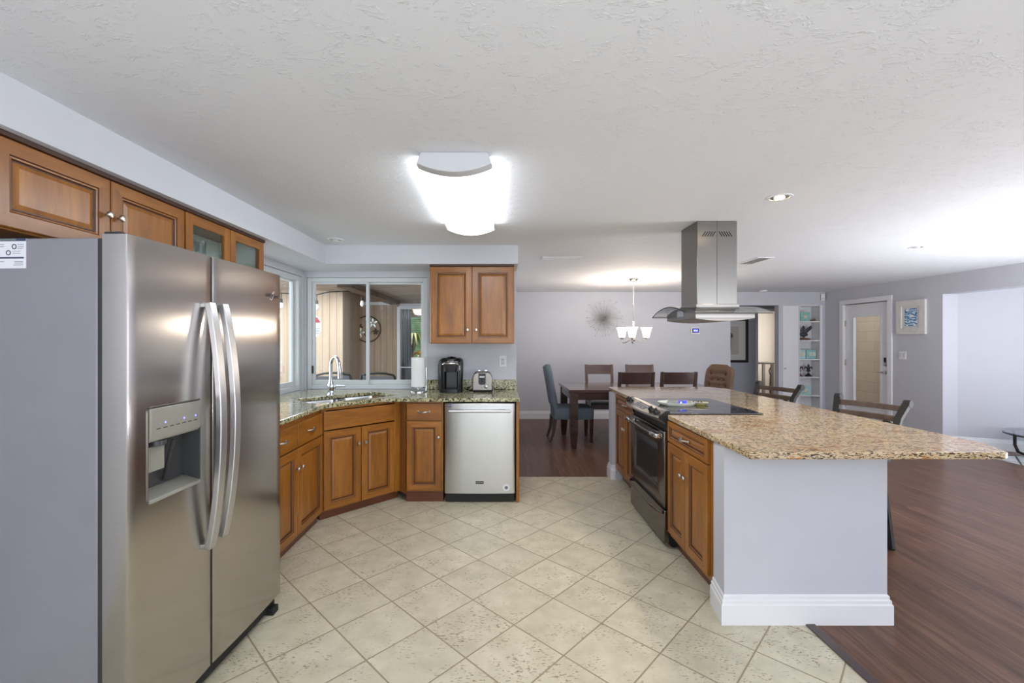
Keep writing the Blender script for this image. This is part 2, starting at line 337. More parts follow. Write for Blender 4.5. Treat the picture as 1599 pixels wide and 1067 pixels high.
# ------------------------------------------------------------------ mesh helpers
class MB:
    """collects shapes, then links them as ONE mesh object"""
    def __init__(s): s.v = []; s.f = []; s.m = []
    def quad(s, pts, mi=0):
        k = len(s.v); s.v += [tuple(p) for p in pts]; s.f.append(tuple(range(k, k + len(pts)))); s.m.append(mi); return s
    def box(s, x0, x1, y0, y1, z0, z1, mi=0):
        if x0 > x1: x0, x1 = x1, x0
        if y0 > y1: y0, y1 = y1, y0
        if z0 > z1: z0, z1 = z1, z0
        k = len(s.v)
        s.v += [(x0, y0, z0), (x1, y0, z0), (x1, y1, z0), (x0, y1, z0), (x0, y0, z1), (x1, y0, z1), (x1, y1, z1), (x0, y1, z1)]
        for f in ((0, 3, 2, 1), (4, 5, 6, 7), (0, 1, 5, 4), (1, 2, 6, 5), (2, 3, 7, 6), (3, 0, 4, 7)):
            s.f.append(tuple(k + i for i in f)); s.m.append(mi)
        return s
    def prism(s, poly, a, b, axis='z', mi=0):
        """extrude a 2D outline; axis z: (x,y), y: (x,z), x: (y,z)"""
        n = len(poly); k = len(s.v)
        ar = sum(poly[i][0] * poly[(i + 1) % n][1] - poly[(i + 1) % n][0] * poly[i][1] for i in range(n))
        if ar < 0: poly = poly[::-1]
        def P(p, h): return (p[0], p[1], h) if axis == 'z' else ((p[0], h, p[1]) if axis == 'y' else (h, p[0], p[1]))
        if axis == 'y': a, b = b, a
        s.v += [P(p, a) for p in poly] + [P(p, b) for p in poly]
        s.f.append(tuple(k + i for i in range(n))[::-1]); s.f.append(tuple(k + n + i for i in range(n))); s.m += [mi, mi]
        for i in range(n):
            j = (i + 1) % n; s.f.append((k + i, k + j, k + n + j, k + n + i)); s.m.append(mi)
        return s
    def rings(s, rings, closed=True, cap0=True, cap1=True, mi=0):
        k = len(s.v); n = len(rings[0])
        for r in rings: s.v += [tuple(p) for p in r]
        for i in range(len(rings) - 1):
            for j in range(n if closed else n - 1):
                a = k + i * n + j; b = k + i * n + (j + 1) % n
                s.f.append((a, b, b + n, a + n)); s.m.append(mi)
        if cap0: s.f.append(tuple(k + j for j in range(n))[::-1]); s.m.append(mi)
        if cap1: s.f.append(tuple(k + (len(rings) - 1) * n + j for j in range(n))); s.m.append(mi)
        return s
    def tube(s, path, r, n=10, flat=1.0, up=None, mi=0, caps=True, square=False):
        P = [Vector(p) for p in path]; R_ = r if isinstance(r, (list, tuple)) else [r] * len(P)
        T = []
        for i in range(len(P)):
            t = (P[min(i + 1, len(P) - 1)] - P[max(i - 1, 0)]); T.append(t.normalized())
        u = Vector(up) if up else (Vector((0, 0, 1)) if abs(T[0].z) < .9 else Vector((1, 0, 0)))
        u = (u - T[0] * u.dot(T[0])).normalized(); rings = []
        for i in range(len(P)):
            u = (u - T[i] * u.dot(T[i]))
            u = u.normalized() if u.length > 1e-6 else T[i].orthogonal().normalized()
            w_ = T[i].cross(u)
            if square: ring = [P[i] + u * (a * R_[i]) + w_ * (c * R_[i] * flat) for a, c in ((1, 1), (-1, 1), (-1, -1), (1, -1))]
            else: ring = [P[i] + u * (cos(2 * pi * j / n) * R_[i]) + w_ * (sin(2 * pi * j / n) * R_[i] * flat) for j in range(n)]
            rings.append(ring)
        return s.rings(rings, True, caps, caps, mi)
    def lathe(s, prof, c=(0, 0, 0), n=20, axis='z', mi=0, cap=True):
        rings = []
        for r, h in prof:
            ring = []
            for j in range(n):
                a = 2 * pi * j / n; x, y = r * cos(a), r * sin(a)
                p = (x, y, h) if axis == 'z' else ((x, -h, y) if axis == '-y' else (h, x, y))
                ring.append((c[0] + p[0], c[1] + p[1], c[2] + p[2]))
            rings.append(ring)
        return s.rings(rings, True, cap, cap, mi)
    def cyl(s, p0, p1, r0, r1=None, n=16, mi=0): return s.tube([p0, p1], [r0, r0 if r1 is None else r1], n, mi=mi)
    def ball(s, c, r, n=12, sc=(1, 1, 1), mi=0):
        prof = [(max(1e-4, sin(pi * i / (n // 2 + 2))) * r, -cos(pi * i / (n // 2 + 2)) * r) for i in range(n // 2 + 3)]
        k = len(s.v); s.lathe(prof, (0, 0, 0), n, mi=mi)
        s.v[k:] = [(c[0] + p[0] * sc[0], c[1] + p[1] * sc[1], c[2] + p[2] * sc[2]) for p in s.v[k:]]
        return s
    def sweep(s, path, prof, closed=False, mi=0):
        """sweep profile (outward offset, z) along an XY path with mitred corners; outward = right of travel"""
        n = len(path); V = [Vector((p[0], p[1])) for p in path]; rings = []
        for i in range(n):
            def nr(a, b): d = (b - a).normalized(); return Vector((d.y, -d.x))
            ns = []
            if i > 0 or closed: ns.append(nr(V[i - 1], V[i]))
            if i < n - 1 or closed: ns.append(nr(V[i], V[(i + 1) % n]))
            m_ = sum(ns, Vector((0, 0))); m_.normalize(); k = 1 / max(.3, m_.dot(ns[0]))
            rings.append([(V[i].x + m_.x * k * o, V[i].y + m_.y * k * o, z) for o, z in prof])
        if closed: rings.append(rings[0])
        return s.rings(rings, True, not closed, not closed, mi)
    def mark(s): return len(s.v)
    def tf(s, k, mat):
        s.v[k:] = [tuple(mat @ Vector(p)) for p in s.v[k:]]; return s
    def build(s, name, mats, parent=None, loc=(0, 0, 0), rot=(0, 0, 0), bevel=0, smooth=35, seg=2):
        me = bpy.data.meshes.new(name); me.from_pydata(s.v, [], s.f)
        if not isinstance(mats, (list, tuple)): mats = [mats]
        for mm in mats: me.materials.append(mm)
        for p, i in zip(me.polygons, s.m): p.material_index = i
        me.validate(); me.update()
        bm_fix(me)
        if smooth: me.shade_smooth(); me.set_sharp_from_angle(angle=R(smooth))
        o = bpy.data.objects.new(name, me); COL.objects.link(o)
        o.location = loc; o.rotation_euler = rot
        if parent: o.parent = parent
        if bevel:
            md = o.modifiers.new('bevel', 'BEVEL'); md.width = bevel; md.segments = seg; md.limit_method = 'ANGLE'; md.angle_limit = R(40)
        return o
import bmesh
def bm_fix(me):
    bm = bmesh.new(); bm.from_mesh(me); bmesh.ops.recalc_face_normals(bm, faces=bm.faces); bm.to_mesh(me); bm.free()
def tag(o, label, cat, group=None, kind=None):
    o['label'] = label; o['category'] = cat
    if group: o['group'] = group
    if kind: o['kind'] = kind
    return o
def thing(name, label, cat, loc=(0, 0, 0), rz=0, group=None):
    o = bpy.data.objects.new(name, None); COL.objects.link(o)
    o.location = loc; o.rotation_euler = (0, 0, R(rz)); o.empty_display_size = .1
    return tag(o, label, cat, group)
def struct(o, label, cat): return tag(o, label, cat, None, 'structure')
def dup(root, loc=None, rz=None, label=None):
    def rec(o, parent):
        c = o.copy(); COL.objects.link(c)
        if parent: c.parent = parent
        for ch in list(o.children): rec(ch, c)
        return c
    c = rec(root, None)
    if loc is not None: c.location = loc
    if rz is not None: c.rotation_euler = (0, 0, R(rz))
    if label: c['label'] = label
    return c
def cut(obj, mb):
    """subtract a shape from a mesh object for good"""
    c = mb.build('cutter', [], None, smooth=0); c.parent = obj.parent; c.location = obj.location; c.rotation_euler = obj.rotation_euler
    md = obj.modifiers.new('cut', 'BOOLEAN'); md.operation = 'DIFFERENCE'; md.solver = 'EXACT'; md.object = c
    others = [(m_, m_.show_viewport) for m_ in obj.modifiers if m_ != md]
    for m_, _ in others: m_.show_viewport = False
    bpy.context.view_layer.update()
    dg = bpy.context.evaluated_depsgraph_get(); me = bpy.data.meshes.new_from_object(obj.evaluated_get(dg))
    obj.modifiers.remove(md)
    for m_, v_ in others: m_.show_viewport = v_
    obj.data = me; bpy.data.objects.remove(c)
def text(name, s, size, parent, loc, rot, mat, ext=.0004, shear=0):
    cu = bpy.data.curves.new(name, 'FONT'); cu.body = s; cu.size = size; cu.extrude = ext; cu.align_x = 'CENTER'; cu.align_y = 'CENTER'; cu.shear = shear
    cu.materials.append(mat)
    o = bpy.data.objects.new(name, cu); COL.objects.link(o); me = bpy.data.meshes.new_from_object(o); bpy.data.objects.remove(o)
    o = bpy.data.objects.new(name, me); COL.objects.link(o); o.parent = parent; o.location = loc; o.rotation_euler = rot; return o
def arc(c, r, a0, a1, n, plane='xz', y=0):
    out = []
    for i in range(n + 1):
        a = R(a0 + (a1 - a0) * i / n); u, v_ = c[0] + r * cos(a), c[1] + r * sin(a)
        out.append((u, y, v_) if plane == 'xz' else ((u, v_, y) if plane == 'xy' else (y, u, v_)))
    return out

# ------------------------------------------------------------------ setting
CEIL = 2.30
XL, YB, YF, XR = -2.0, 4.5, 7.95, 5.90      # left wall, kitchen window wall, far dining wall, right wall
XE = .172                                    # where the kitchen window wall ends
YR = -3.5
S = lambda mb, name, mats, label, cat, **k: struct(mb.build(name, mats, **k), label, cat)

S(MB().box(-2.15, 1.53, YR, 4.567, -.08, 0), 'floor', M['tile'], 'beige diagonal stone-look tile floor of the kitchen', 'floor', smooth=0)
S(MB().box(1.53, 5.95, YR, 4.567, -.08, 0).box(.05, 8.7, 4.567, 12.0, -.08, 0).box(5.95, 8.7, 5.39, 6.2, -.08, -.0005), 'floor', M['planks'], 'dark brown wood plank floor of dining and living room', 'floor', smooth=0)
S(MB().box(5.95, 9.0, YR, 5.39, -.08, .001), 'floor', M['white_tile'], 'white tile floor patch beyond the right wall opening', 'floor', smooth=0)
S(MB().box(1.525, 1.572, YR, 2.19, 0, .008), 'trim_1', M['espresso'], 'brown wood transition strip between tile and planks', 'trim', bevel=.003)
S(MB().box(-2.15, 6.1, YR, 12.0, CEIL, CEIL + .1).box(6.1, 9.0, YR, 5.9, CEIL, CEIL + .1).box(6.1, 8.7, 9.0, 11.4, CEIL, CEIL + .1), 'ceiling', M['ceiling'], 'white textured plaster ceiling', 'ceiling', smooth=0)

# left wall with its window opening, kitchen window wall
S(MB().box(XL - .14, XL, YR, 3.06, 0, CEIL).box(XL - .14, XL, 3.06, 4.46, 0, .918).box(XL - .14, XL, 3.06, 4.46, 2.07, CEIL).box(XL - .14, XL, 4.46, YB + .14, 0, CEIL),
  'wall_left', M['wall_light'], 'pale grey kitchen wall behind the refrigerator', 'wall', smooth=0)
S(MB().box(XL, -.74, YB, YB + .14, 0, .918).box(XL, -.74, YB, YB + .14, 2.07, CEIL).box(-.74, XE, YB, YB + .14, 0, CEIL).box(XL - .0, -1.985, YB, YB + .14, .918, 2.07),
  'wall_back', M['wall_light'], 'pale grey kitchen wall behind coffee maker and toaster', 'wall', smooth=0)
S(MB().prism([(XL, 4.046), (-1.607, 4.046), (-1.68, YR), (XL, YR)], 2.129, CEIL), 'trim_2', M['wall_light'], 'pale grey soffit above the left wall cabinets', 'soffit', smooth=0)
S(MB().box(XL, XE, 4.046, YB, 2.129, CEIL), 'trim_3', M['wall_light'], 'pale grey soffit above window and two-door wall cabinet', 'soffit', smooth=0)
# dining room
S(MB().box(.03, .17, YB + .14, YF + .12, 0, CEIL), 'wall_dining', M['wall'], 'grey side wall of dining room behind the kitchen wall end', 'wall', smooth=0)
S(MB().box(.17, 4.185, YF, YF + .12, 0, CEIL).box(4.185, 5.06, YF, YF + .12, 2.06, CEIL).box(5.06, 5.425, YF, YF + .12, 0, CEIL)
  .box(5.425, 5.84, YF, YF + .12, 2.06, CEIL).box(5.84, XR + .2, YF, YF + .12, 0, CEIL),
  'wall_far', M['wall'], 'long grey far wall of the dining room', 'wall', smooth=0)
# right wall : door opening and wide opening to the entry
DY0, DY1 = 6.585, 7.595
S(MB().box(XR, XR + .2, DY1 - .075, YF, 0, CEIL).box(XR, XR + .2, DY0 + .075, DY1 - .075, 2.03, CEIL).box(XR, XR + .2, 5.84, DY0 + .075, 0, CEIL)
  .box(XR, XR + .2, 2.2, 5.84, 2.04, CEIL).box(XR, XR + .2, YR, 2.2, 0, CEIL),
  'wall_right', M['wall'], 'grey right wall with glazed door and wave picture', 'wall', smooth=0)
S(MB().prism([(6.10, 5.84), (8.9, 4.42), (8.95, 4.53), (6.16, 5.95)], 0, CEIL), 'wall_entry', M['wall'], 'pale grey angled wall beyond the right wall opening', 'wall', smooth=0)
S(MB().box(8.85, 8.95, YR, 4.6, 0, .5).box(8.85, 8.95, YR, 1.3, .5, CEIL).box(8.85, 8.95, 3.9, 4.6, .5, CEIL), 'wall_entry', M['wall_light'], 'pale wall at the outer side of the entry', 'wall', smooth=0)
# wall behind the photographer with wide glass door openings
S(MB().box(-2.15, -1.3, YR - .12, YR, 0, CEIL).box(-1.3, 3.1, YR - .12, YR, 2.12, CEIL).box(3.1, 3.5, YR - .12, YR, 0, CEIL).box(3.5, 5.7, YR - .12, YR, 2.12, CEIL)
  .box(3.5, 5.7, YR - .12, YR, 0, .35).box(5.7, 9.0, YR - .12, YR, 0, CEIL), 'wall_rear', M['wall'], 'grey wall behind the photographer with wide openings', 'wall', smooth=0)
# hall and bedroom behind the far wall
S(MB().box(4.07, 4.185, YF + .12, 9.15, 0, CEIL).box(4.07, 5.27, 9.0, 9.12, 0, CEIL).box(5.27, 6.02, 9.0, 9.12, 2.05, CEIL).box(6.02, 6.3, 9.0, 9.12, 0, CEIL).box(6.1, 6.2, YF + .12, 9.0, 0, CEIL),
  'wall_hall', M['hall_paint'], 'grey hall walls seen through the far wall opening', 'wall', smooth=0)
S(MB().box(4.6, 8.6, 11.3, 11.4, 0, CEIL).box(4.5, 4.6, 9.12, 11.4, 0, CEIL).box(8.6, 8.7, 9.12, 11.4, 0, CEIL), 'wall_bedroom', M['cream_paint'], 'cream bedroom wall seen through the hall doorway', 'wall', smooth=0)

# baseboards
BP = [(0, 0), (.016, 0), (.016, .098), (.012, .104), (.012, .118), (.006, .124), (.006, .138), (0, .145)]
def baseboard(name, path, label, prof=BP): S(MB().sweep(path, prof), name, M['trim'], label, 'baseboard', smooth=20)
baseboard('baseboard_far', [(.17, YF), (4.185, YF)], 'white baseboard along the dining room far wall')
baseboard('baseboard_dining', [(.17, YB + .15), (.17, YF - .017)], 'white baseboard along the dining room side wall')
baseboard('baseboard_right', [(XR, DY0 - .0), (XR, 5.84), (6.10, 5.84), (8.8, 4.47)], 'white baseboard around the right wall opening')
baseboard('baseboard_hall', [(4.2, 9.0), (5.25, 9.0)], 'white baseboard in the hall')

# island pony wall
S(MB().prism([(1.127, 2.202), (1.946, 2.202), (1.946, 4.61), (1.15, 4.61), (1.15, 4.49), (1.83, 4.49), (1.83, 2.372), (1.157, 2.372)], 0, .885),
  'wall_island', M['wall'], 'grey half wall carrying the kitchen island', 'wall', smooth=0)
BPI = [(0, 0), (.018, 0), (.018, .098), (.013, .104), (.013, .118), (.007, .124), (.007, .138), (0, .146)]
baseboard('baseboard_island', [(1.157, 2.372), (1.127, 2.202), (1.946, 2.202), (1.946, 4.61), (1.15, 4.61), (1.15, 4.49), (1.185, 4.49)], 'white stepped baseboard around the island half wall', BPI)

# ------------------------------------------------------------------ windows
def slider(name, label, x0, x1, z0, z1, loc, rz):
    """two-panel sliding window in its own frame: local x across, y into the wall, z up"""
    t = struct(thing(name, label, 'window', loc, rz), label, 'window')
    f = .045
    MB().box(x0, x0 + f, .02, .11, z0, z1).box(x1 - f, x1, .02, .11, z0, z1).box(x0 + f, x1 - f, .02, .11, z0, z0 + f).box(x0 + f, x1 - f, .02, .11, z1 - f, z1).build('window_frame', M['alu'], t, bevel=.004)
    xm = (x0 + x1) / 2
    for a, c, y in ((x0 + f, xm + .012, .035), (xm - .022, x1 - f, .065)):
        k = .03
        s_ = MB().box(a, a + k, y, y + .026, z0 + f, z1 - f).box(c - k, c, y, y + .026, z0 + f, z1 - f).box(a + k, c - k, y, y + .026, z0 + f, z0 + f + .045).box(a + k, c - k, y, y + .026, z1 - f - k * .6, z1 - f).build('sash', M['alu'], t, bevel=.003)
        MB().box(a + k, c - k, y + .011, y + .015, z0 + f + .045, z1 - f - k * .6).build('pane', M['glass'], s_, smooth=0)
    MB().box(x0 + f + .002, x0 + f + .016, .018, .035, z0 + .16, z0 + .24).build('latch', M['bronze'], t, bevel=.002)
    return t
slider('window_1', 'white sliding kitchen window behind the sink faucet', -1.983, -.742, .92, 2.068, (0, YB, 0), 0)
slider('window_2', 'white sliding window on left wall beyond the refrigerator', 3.062, 4.458, .92, 2.068, (XL, 0, 0), 90)

# ------------------------------------------------------------------ cabinets
def panel_rings(mb, x0, x1, z0, z1, t, st, mi_frame=0, mi_glaze=1, arch=False):
    """framed raised-panel door front; y = -t is the face, y = 0 the back"""
    prof = [(0, 0, 0), (0, -t + .003, 0), (.003, -t, 0), (st - .006, -t, 0), (st - .002, -t + .004, 1), (st + .004, -t + .005, 0), (st + .008, -t + .011, 1), (st + .013, -t + .011, 1), (st + .03, -t + .006, 0)]
    base = len(mb.v)
    for i, d, g in prof: mb.v += [(x0 + i, d, z0 + i), (x1 - i, d, z0 + i), (x1 - i, d, z1 - i), (x0 + i, d, z1 - i)]
    for k in range(len(prof) - 1):
        for j in range(4):
            a = base + 4 * k + j; b = base + 4 * k + (j + 1) % 4
            mb.f.append((a, b, b + 4, a + 4)); mb.m.append(mi_glaze if prof[k + 1][2] and prof[k][2] or (k in (3, 5)) else (2 if j in (0, 2) and k < 4 else mi_frame))
    e = base + 4 * (len(prof) - 1)
    mb.f.append((e, e + 1, e + 2, e + 3)); mb.m.append(mi_frame)
    mb.f.append((base + 3, base + 2, base + 1, base)); mb.m.append(mi_frame)
WM = lambda: [M['wood_v'], M['glaze'], M['wood_h']]
def knob(parent, x, y, z, mat='nickel', r=.015):
    MB().lathe([(.0045, 0), (.0045, .012), (.007, .016), (r, .021), (r, .027), (r * .8, .031), (r * .35, .0325)], (x, y, z), 16, '-y').build('knob', M[mat], parent, smooth=40)
def pull(parent, x, y, z, w=.1):
    mb = MB()
    pts = [(x - w / 2, y - .002, z), (x - w * .42, y - .016, z + .002), (x - w * .2, y - .024, z), (x, y - .026, z - .003), (x + w * .2, y - .024, z), (x + w * .42, y - .016, z + .002), (x + w / 2, y - .002, z)]
    mb.tube(pts, [.006, .005, .007, .009, .007, .005, .006], 10, 1.0)
    for sx in (-1, 1): mb.lathe([(.010, 0), (.010, .003), (.006, .006)], (x + sx * w / 2, y, z), 12, '-y')
    mb.build('handle', M['nickel'], parent, smooth=50)
def cabinet(name, label, loc, rz, w, d, z0, z1, fronts, toe=0, group=None, box=True, cat='cabinet', filler=None, xtra=None):
    t = thing(name, label, cat, loc, rz, group)
    if box:
        MB().box(0, w, 0, d, z0, z1).build('carcass', M['wood_v'], t, bevel=.0015)
    else:
        th = .018
        MB().box(0, th, 0, d, z0, z1).box(w - th, w, 0, d, z0, z1).box(th, w - th, 0, d, z0, z0 + th).box(th, w - th, 0, d if cat != 'sink cabinet' else .03, z1 - th, z1).box(th, w - th, d - .008, d, z0 + th, z1 - th)\
            .box(th, .04, 0, .02, z0 + th, z1 - th).box(w - .04, w - th, 0, .02, z0 + th, z1 - th).build('carcass', M['white' if False else 'wood_v'], t)
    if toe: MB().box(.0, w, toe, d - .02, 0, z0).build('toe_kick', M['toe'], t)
    T = .021
    for f in fronts:
        k = f[0]; x0, x1, a, b = f[1:5]
        if k == 'door':
            mb = MB(); panel_rings(mb, x0, x1, a, b, T, .058)
            o = mb.build('door', WM(), t, smooth=0)
            if len(f) > 5 and f[5]: knob(o, f[5][0], -T, f[5][1])
        elif k == 'glassdoor':
            st = .055
            mb = MB().box(x0, x0 + st, -T, 0, a, b).box(x1 - st, x1, -T, 0, a, b).box(x0 + st, x1 - st, -T, 0, a, a + st, 1).box(x0 + st, x1 - st, -T, 0, b - st, b, 1)
            o = mb.build('door', [M['wood_v'], M['wood_h']], t, bevel=.002)
            MB().box(x0 + st - .004, x1 - st + .004, -.012, -.008, a + st - .004, b - st + .004).build('glass_pane', M['cab_glass'], o, smooth=0)
            if len(f) > 5 and f[5]: knob(o, f[5][0], -T, f[5][1])
        elif k == 'drawer' or k == 'panel':
            mb = MB().box(x0, x1, -T, 0, a, b)
            o = mb.build('drawer' if k == 'drawer' else 'false_front', M['wood_h'], t, bevel=.003)
            if k == 'drawer': pull(o, (x0 + x1) / 2, -T, (a + b) / 2)
        elif k == 'framed_drawer':
            mb = MB(); panel_rings(mb, x0, x1, a, b, T, .034)
            o = mb.build('drawer', [M['wood_h'], M['glaze'], M['wood_h']], t, smooth=0); pull(o, (x0 + x1) / 2, -T, (a + b) / 2)
    return t
# left run, facing the room
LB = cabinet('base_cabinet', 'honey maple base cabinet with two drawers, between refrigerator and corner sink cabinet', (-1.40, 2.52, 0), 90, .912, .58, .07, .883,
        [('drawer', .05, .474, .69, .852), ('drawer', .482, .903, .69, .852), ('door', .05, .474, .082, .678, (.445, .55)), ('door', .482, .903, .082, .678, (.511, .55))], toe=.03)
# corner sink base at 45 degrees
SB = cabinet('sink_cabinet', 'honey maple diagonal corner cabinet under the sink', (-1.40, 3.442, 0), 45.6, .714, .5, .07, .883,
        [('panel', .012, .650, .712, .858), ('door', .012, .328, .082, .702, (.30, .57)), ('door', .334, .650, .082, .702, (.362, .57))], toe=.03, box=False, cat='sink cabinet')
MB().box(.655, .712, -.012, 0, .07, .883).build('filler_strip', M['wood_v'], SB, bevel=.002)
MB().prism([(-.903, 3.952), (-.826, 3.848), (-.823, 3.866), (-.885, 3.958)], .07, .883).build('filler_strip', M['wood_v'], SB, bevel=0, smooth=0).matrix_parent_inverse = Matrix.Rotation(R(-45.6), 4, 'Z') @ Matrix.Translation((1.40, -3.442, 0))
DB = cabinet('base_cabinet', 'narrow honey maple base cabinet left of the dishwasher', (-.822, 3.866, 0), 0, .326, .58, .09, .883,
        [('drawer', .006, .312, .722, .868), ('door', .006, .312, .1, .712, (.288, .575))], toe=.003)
# wall cabinets
OF = cabinet('wall_cabinet', 'honey maple wall cabinet above the refrigerator with two solid doors', (-1.69, 1.43, 0), 90, .90, .30, 1.80, 2.128,
        [('door', .012, .452, 1.806, 2.108, (.425, 1.952)), ('door', .458, .895, 1.806, 2.108, (.485, 1.952))])
GC = cabinet('wall_cabinet', 'honey maple wall cabinet with two glass doors beyond the refrigerator', (-1.69, 2.332, 0), 90, .78, .30, 1.39, 2.128,
        [('glassdoor', .005, .387, 1.395, 2.108, (.36, 1.47)), ('glassdoor', .393, .775, 1.395, 2.108, (.42, 1.47))], box=False)
MB().box(.02, .76, .286, .2915, 1.41, 2.108).box(.0185, .0215, .022, .286, 1.41, 2.108).box(.7585, .7615, .022, .286, 1.41, 2.108).build('liner', M['cab_white'], GC)
for zz in (1.63, 1.868): MB().box(.023, .757, .024, .285, zz, zz + .012).build('shelf', M['cab_glass'], GC)
k = MB(); k.box(0, 1.68, -.026, 0, 2.11, 2.128)
MB().box(0, .90, -.028, -.0005, 2.110, 2.1285).build('top_strip', M['dark_strip'], OF, bevel=.003)
MB().box(0, .78, -.028, -.0005, 2.110, 2.1285).build('top_strip', M['dark_strip'], GC, bevel=.003)
WC = cabinet('wall_cabinet', 'honey maple two-door wall cabinet above coffee maker and toaster', (-.652, 4.112, 0), 0, .79, .385, 1.39, 2.128,
        [('door', .008, .392, 1.396, 2.108, (.355, 1.518)), ('door', .398, .782, 1.396, 2.108, (.435, 1.518))])
MB().box(0, .79, -.026, -.0005, 2.110, 2.1285).build('top_strip', M['dark_strip'], WC, bevel=.003)
# drinking glasses inside the glass doors
def tumbler(label, y, x, r=.034, h=.135):
    o = MB().lathe([(r * .8, 0), (r, h), (r - .003, h), (r * .78, .006)], (0, 0, 0), 20).build('drinking_glass', M['tumbler'], None, (x, y, 1.8805))
    tag(o, label, 'glass', 'glasses inside the glass door cabinet')
tumbler('clear tumbler on shelf behind the nearer cabinet glass door, closest to camera', 2.47, -1.80)
tumbler('clear tumbler on shelf behind the nearer cabinet glass door, second of three', 2.555, -1.82)
tumbler('clear tumbler on shelf behind the nearer cabinet glass door, farthest of three', 2.64, -1.80)
tumbler('clear stubby glass on shelf behind the farther cabinet glass door', 2.90, -1.81, .04, .10)

# dishwasher and its end panel
dw = thing('dishwasher', 'stainless steel dishwasher between narrow base cabinet and wood end panel', 'dishwasher', (-.486, 3.85, 0), 0)
MB().box(.004, .622, .02, .58, .078, .872).build('tub', M['matte_black'], dw)
o = MB().prism([(.006, .018), (.62, .018), (.62, -.012), (.60, -.021), (.45, -.025), (.31, -.0265), (.17, -.025), (.026, -.021), (.006, -.012)], .083, .872).build('door', M['steel_dw'], dw, bevel=.003)
h = MB().tube([(.045, -.058, .807), (.582, -.058, .807)], .0115, 14)
for x in (.075, .552): h.box(x - .02, x + .02, -.056, -.02, .797, .817)
h.build('handle', M['steel_handle'], o, bevel=.002)
MB().box(.278, .348, -.0275, -.026, .17, .193).build('badge', M['gasket'], o)
text('badge_lettering', 'MAYTAG', .014, o, (.313, -.0278, .1815), (R(90), 0, 0), M['steel_handle'])
q = MB().lathe([(.031, 0), (.031, .001)], (.545, -.0225, .136), 28, '-y').build('round_sticker', M['sticker'], o)
MB().lathe([(.015, .0011), (.015, .0016)], (.545, -.0225, .136), 20, '-y').build('sticker_print', M['greyprint'], q)
mb = MB()
mb.quad([(.532, -.0244, .140), (.552, -.0244, .146), (.556, -.0244, .142), (.536, -.0244, .136)]).quad([(.534, -.0244, .130), (.554, -.0244, .136), (.558, -.0244, .132), (.538, -.0244, .126)])
mb.build('sticker_print', M['matte_black'], q)
q = MB().box(.03, .10, -.0222, -.0205, .838, .862).build('energy_sticker', M['navy'], o)
for i in range(3): MB().box(.036 + i * .02, .052 + i * .02, -.0226, -.0221, .846, .856).build('sticker_print', M['greyprint'], q)
MB().box(.012, .614, .0, .02, .006, .076).build('toe_panel', M['matte_black'], dw, bevel=.003)
ep = MB().box(.146, .172, 3.842, 4.495, 0, .883).build('end_panel', M['wood_v'], None, bevel=.002)
tag(ep, 'upright wood end panel at the right side of dishwasher', 'panel')

# ------------------------------------------------------------------ kitchen countertop, sink, faucet
ZC = .918
diag_u = Vector((.70, .714)); diag_n = Vector((-.714, .70)); DM = Vector((-1.15, 3.695))
def D(u, n_): p = DM + diag_u * u + diag_n * n_; return (p.x, p.y)
out = [(-2.0 + .002, 2.36), (-1.372, 2.36), (-1.372, 3.36)]
P0, P1, P2 = Vector((-1.372, 3.36)), Vector((-1.372, 3.45)), Vector((-1.30, 3.52))
for i in range(1, 7):
    tt = i / 6; out.append(tuple(P0 * (1 - tt) ** 2 + P1 * 2 * tt * (1 - tt) + P2 * tt ** 2))
Q0, Q1, Q2 = Vector((-1.08, 3.742)), Vector((-1.02, 3.808)), Vector((-.90, 3.812))
for i in range(0, 9):
    tt = i / 8; out.append(tuple(Q0 * (1 - tt) ** 2 + Q1 * 2 * tt * (1 - tt) + Q2 * tt ** 2))
out += [(.160, 3.812), (.180, 3.832), (.180, YB - .002), (-2.0 + .002, YB - .002)]
ct = thing('countertop', 'green beige speckled granite countertop along window, sink and dishwasher', 'countertop', (0, 0, 0))
cs = MB().prism(out, .885, ZC).build('slab', M['granite'], ct, smooth=0)
def bowl_outline(u0, u1, n0, n1, r=.07, k=6):
    pts = []
    for cx, cy, a0 in ((u1 - r, n1 - r, 0), (u0 + r, n1 - r, 90), (u0 + r, n0 + r, 180), (u1 - r, n0 + r, 270)):
        for i in range(k + 1):
            a = R(a0 + 90 * i / k); pts.append((cx + r * cos(a), cy + r * sin(a)))
    return pts
BOWLS = [(-.37, -.012, .085, .47), (.012, .37, .085, .47)]
hole = bowl_outline(-.385, .385, .075, .485, .085)
cut(cs, MB().prism([D(*p) for p in hole], .80, 1.0))
md = cs.modifiers.new('bevel', 'BEVEL'); md.width = .006; md.segments = 2; md.limit_method = 'ANGLE'; md.angle_limit = R(50)
bsp = MB().box(-.738, XE + .004, YB - .022, YB - .0005, ZC + .0005, ZC + .102).build('backsplash', M['granite'], None, bevel=.003)
tag(bsp, 'low granite backsplash strip behind coffee maker and toaster', 'backsplash')
sk = thing('sink', 'stainless steel double bowl sink set in the corner countertop', 'sink', (0, 0, 0))
for b_ in BOWLS:
    rings = []
    for ins, z in ((-.012, .8842), (0, .884), (.004, .86), (.012, .74), (.035, .715), (.09, .71)):
        rings.append([(*D(*p), z) for p in bowl_outline(b_[0] + ins, b_[1] - ins, b_[2] + ins, b_[3] - ins, max(.02, .07 - ins * .4))])
    bw = MB().rings(rings, True, False, True).build('bowl', M['steel_sink'], sk, smooth=50)
    sd = bw.modifiers.new('thickness', 'SOLIDIFY'); sd.thickness = .0015
    c = D((b_[0] + b_[1]) / 2, .30)
    MB().lathe([(.04, 0), (.04, .003), (.03, .004), (.02, .0015)], (c[0], c[1], .7105), 20).build('drain', M['chrome'], bw)
fx, fy = -1.548, 4.03
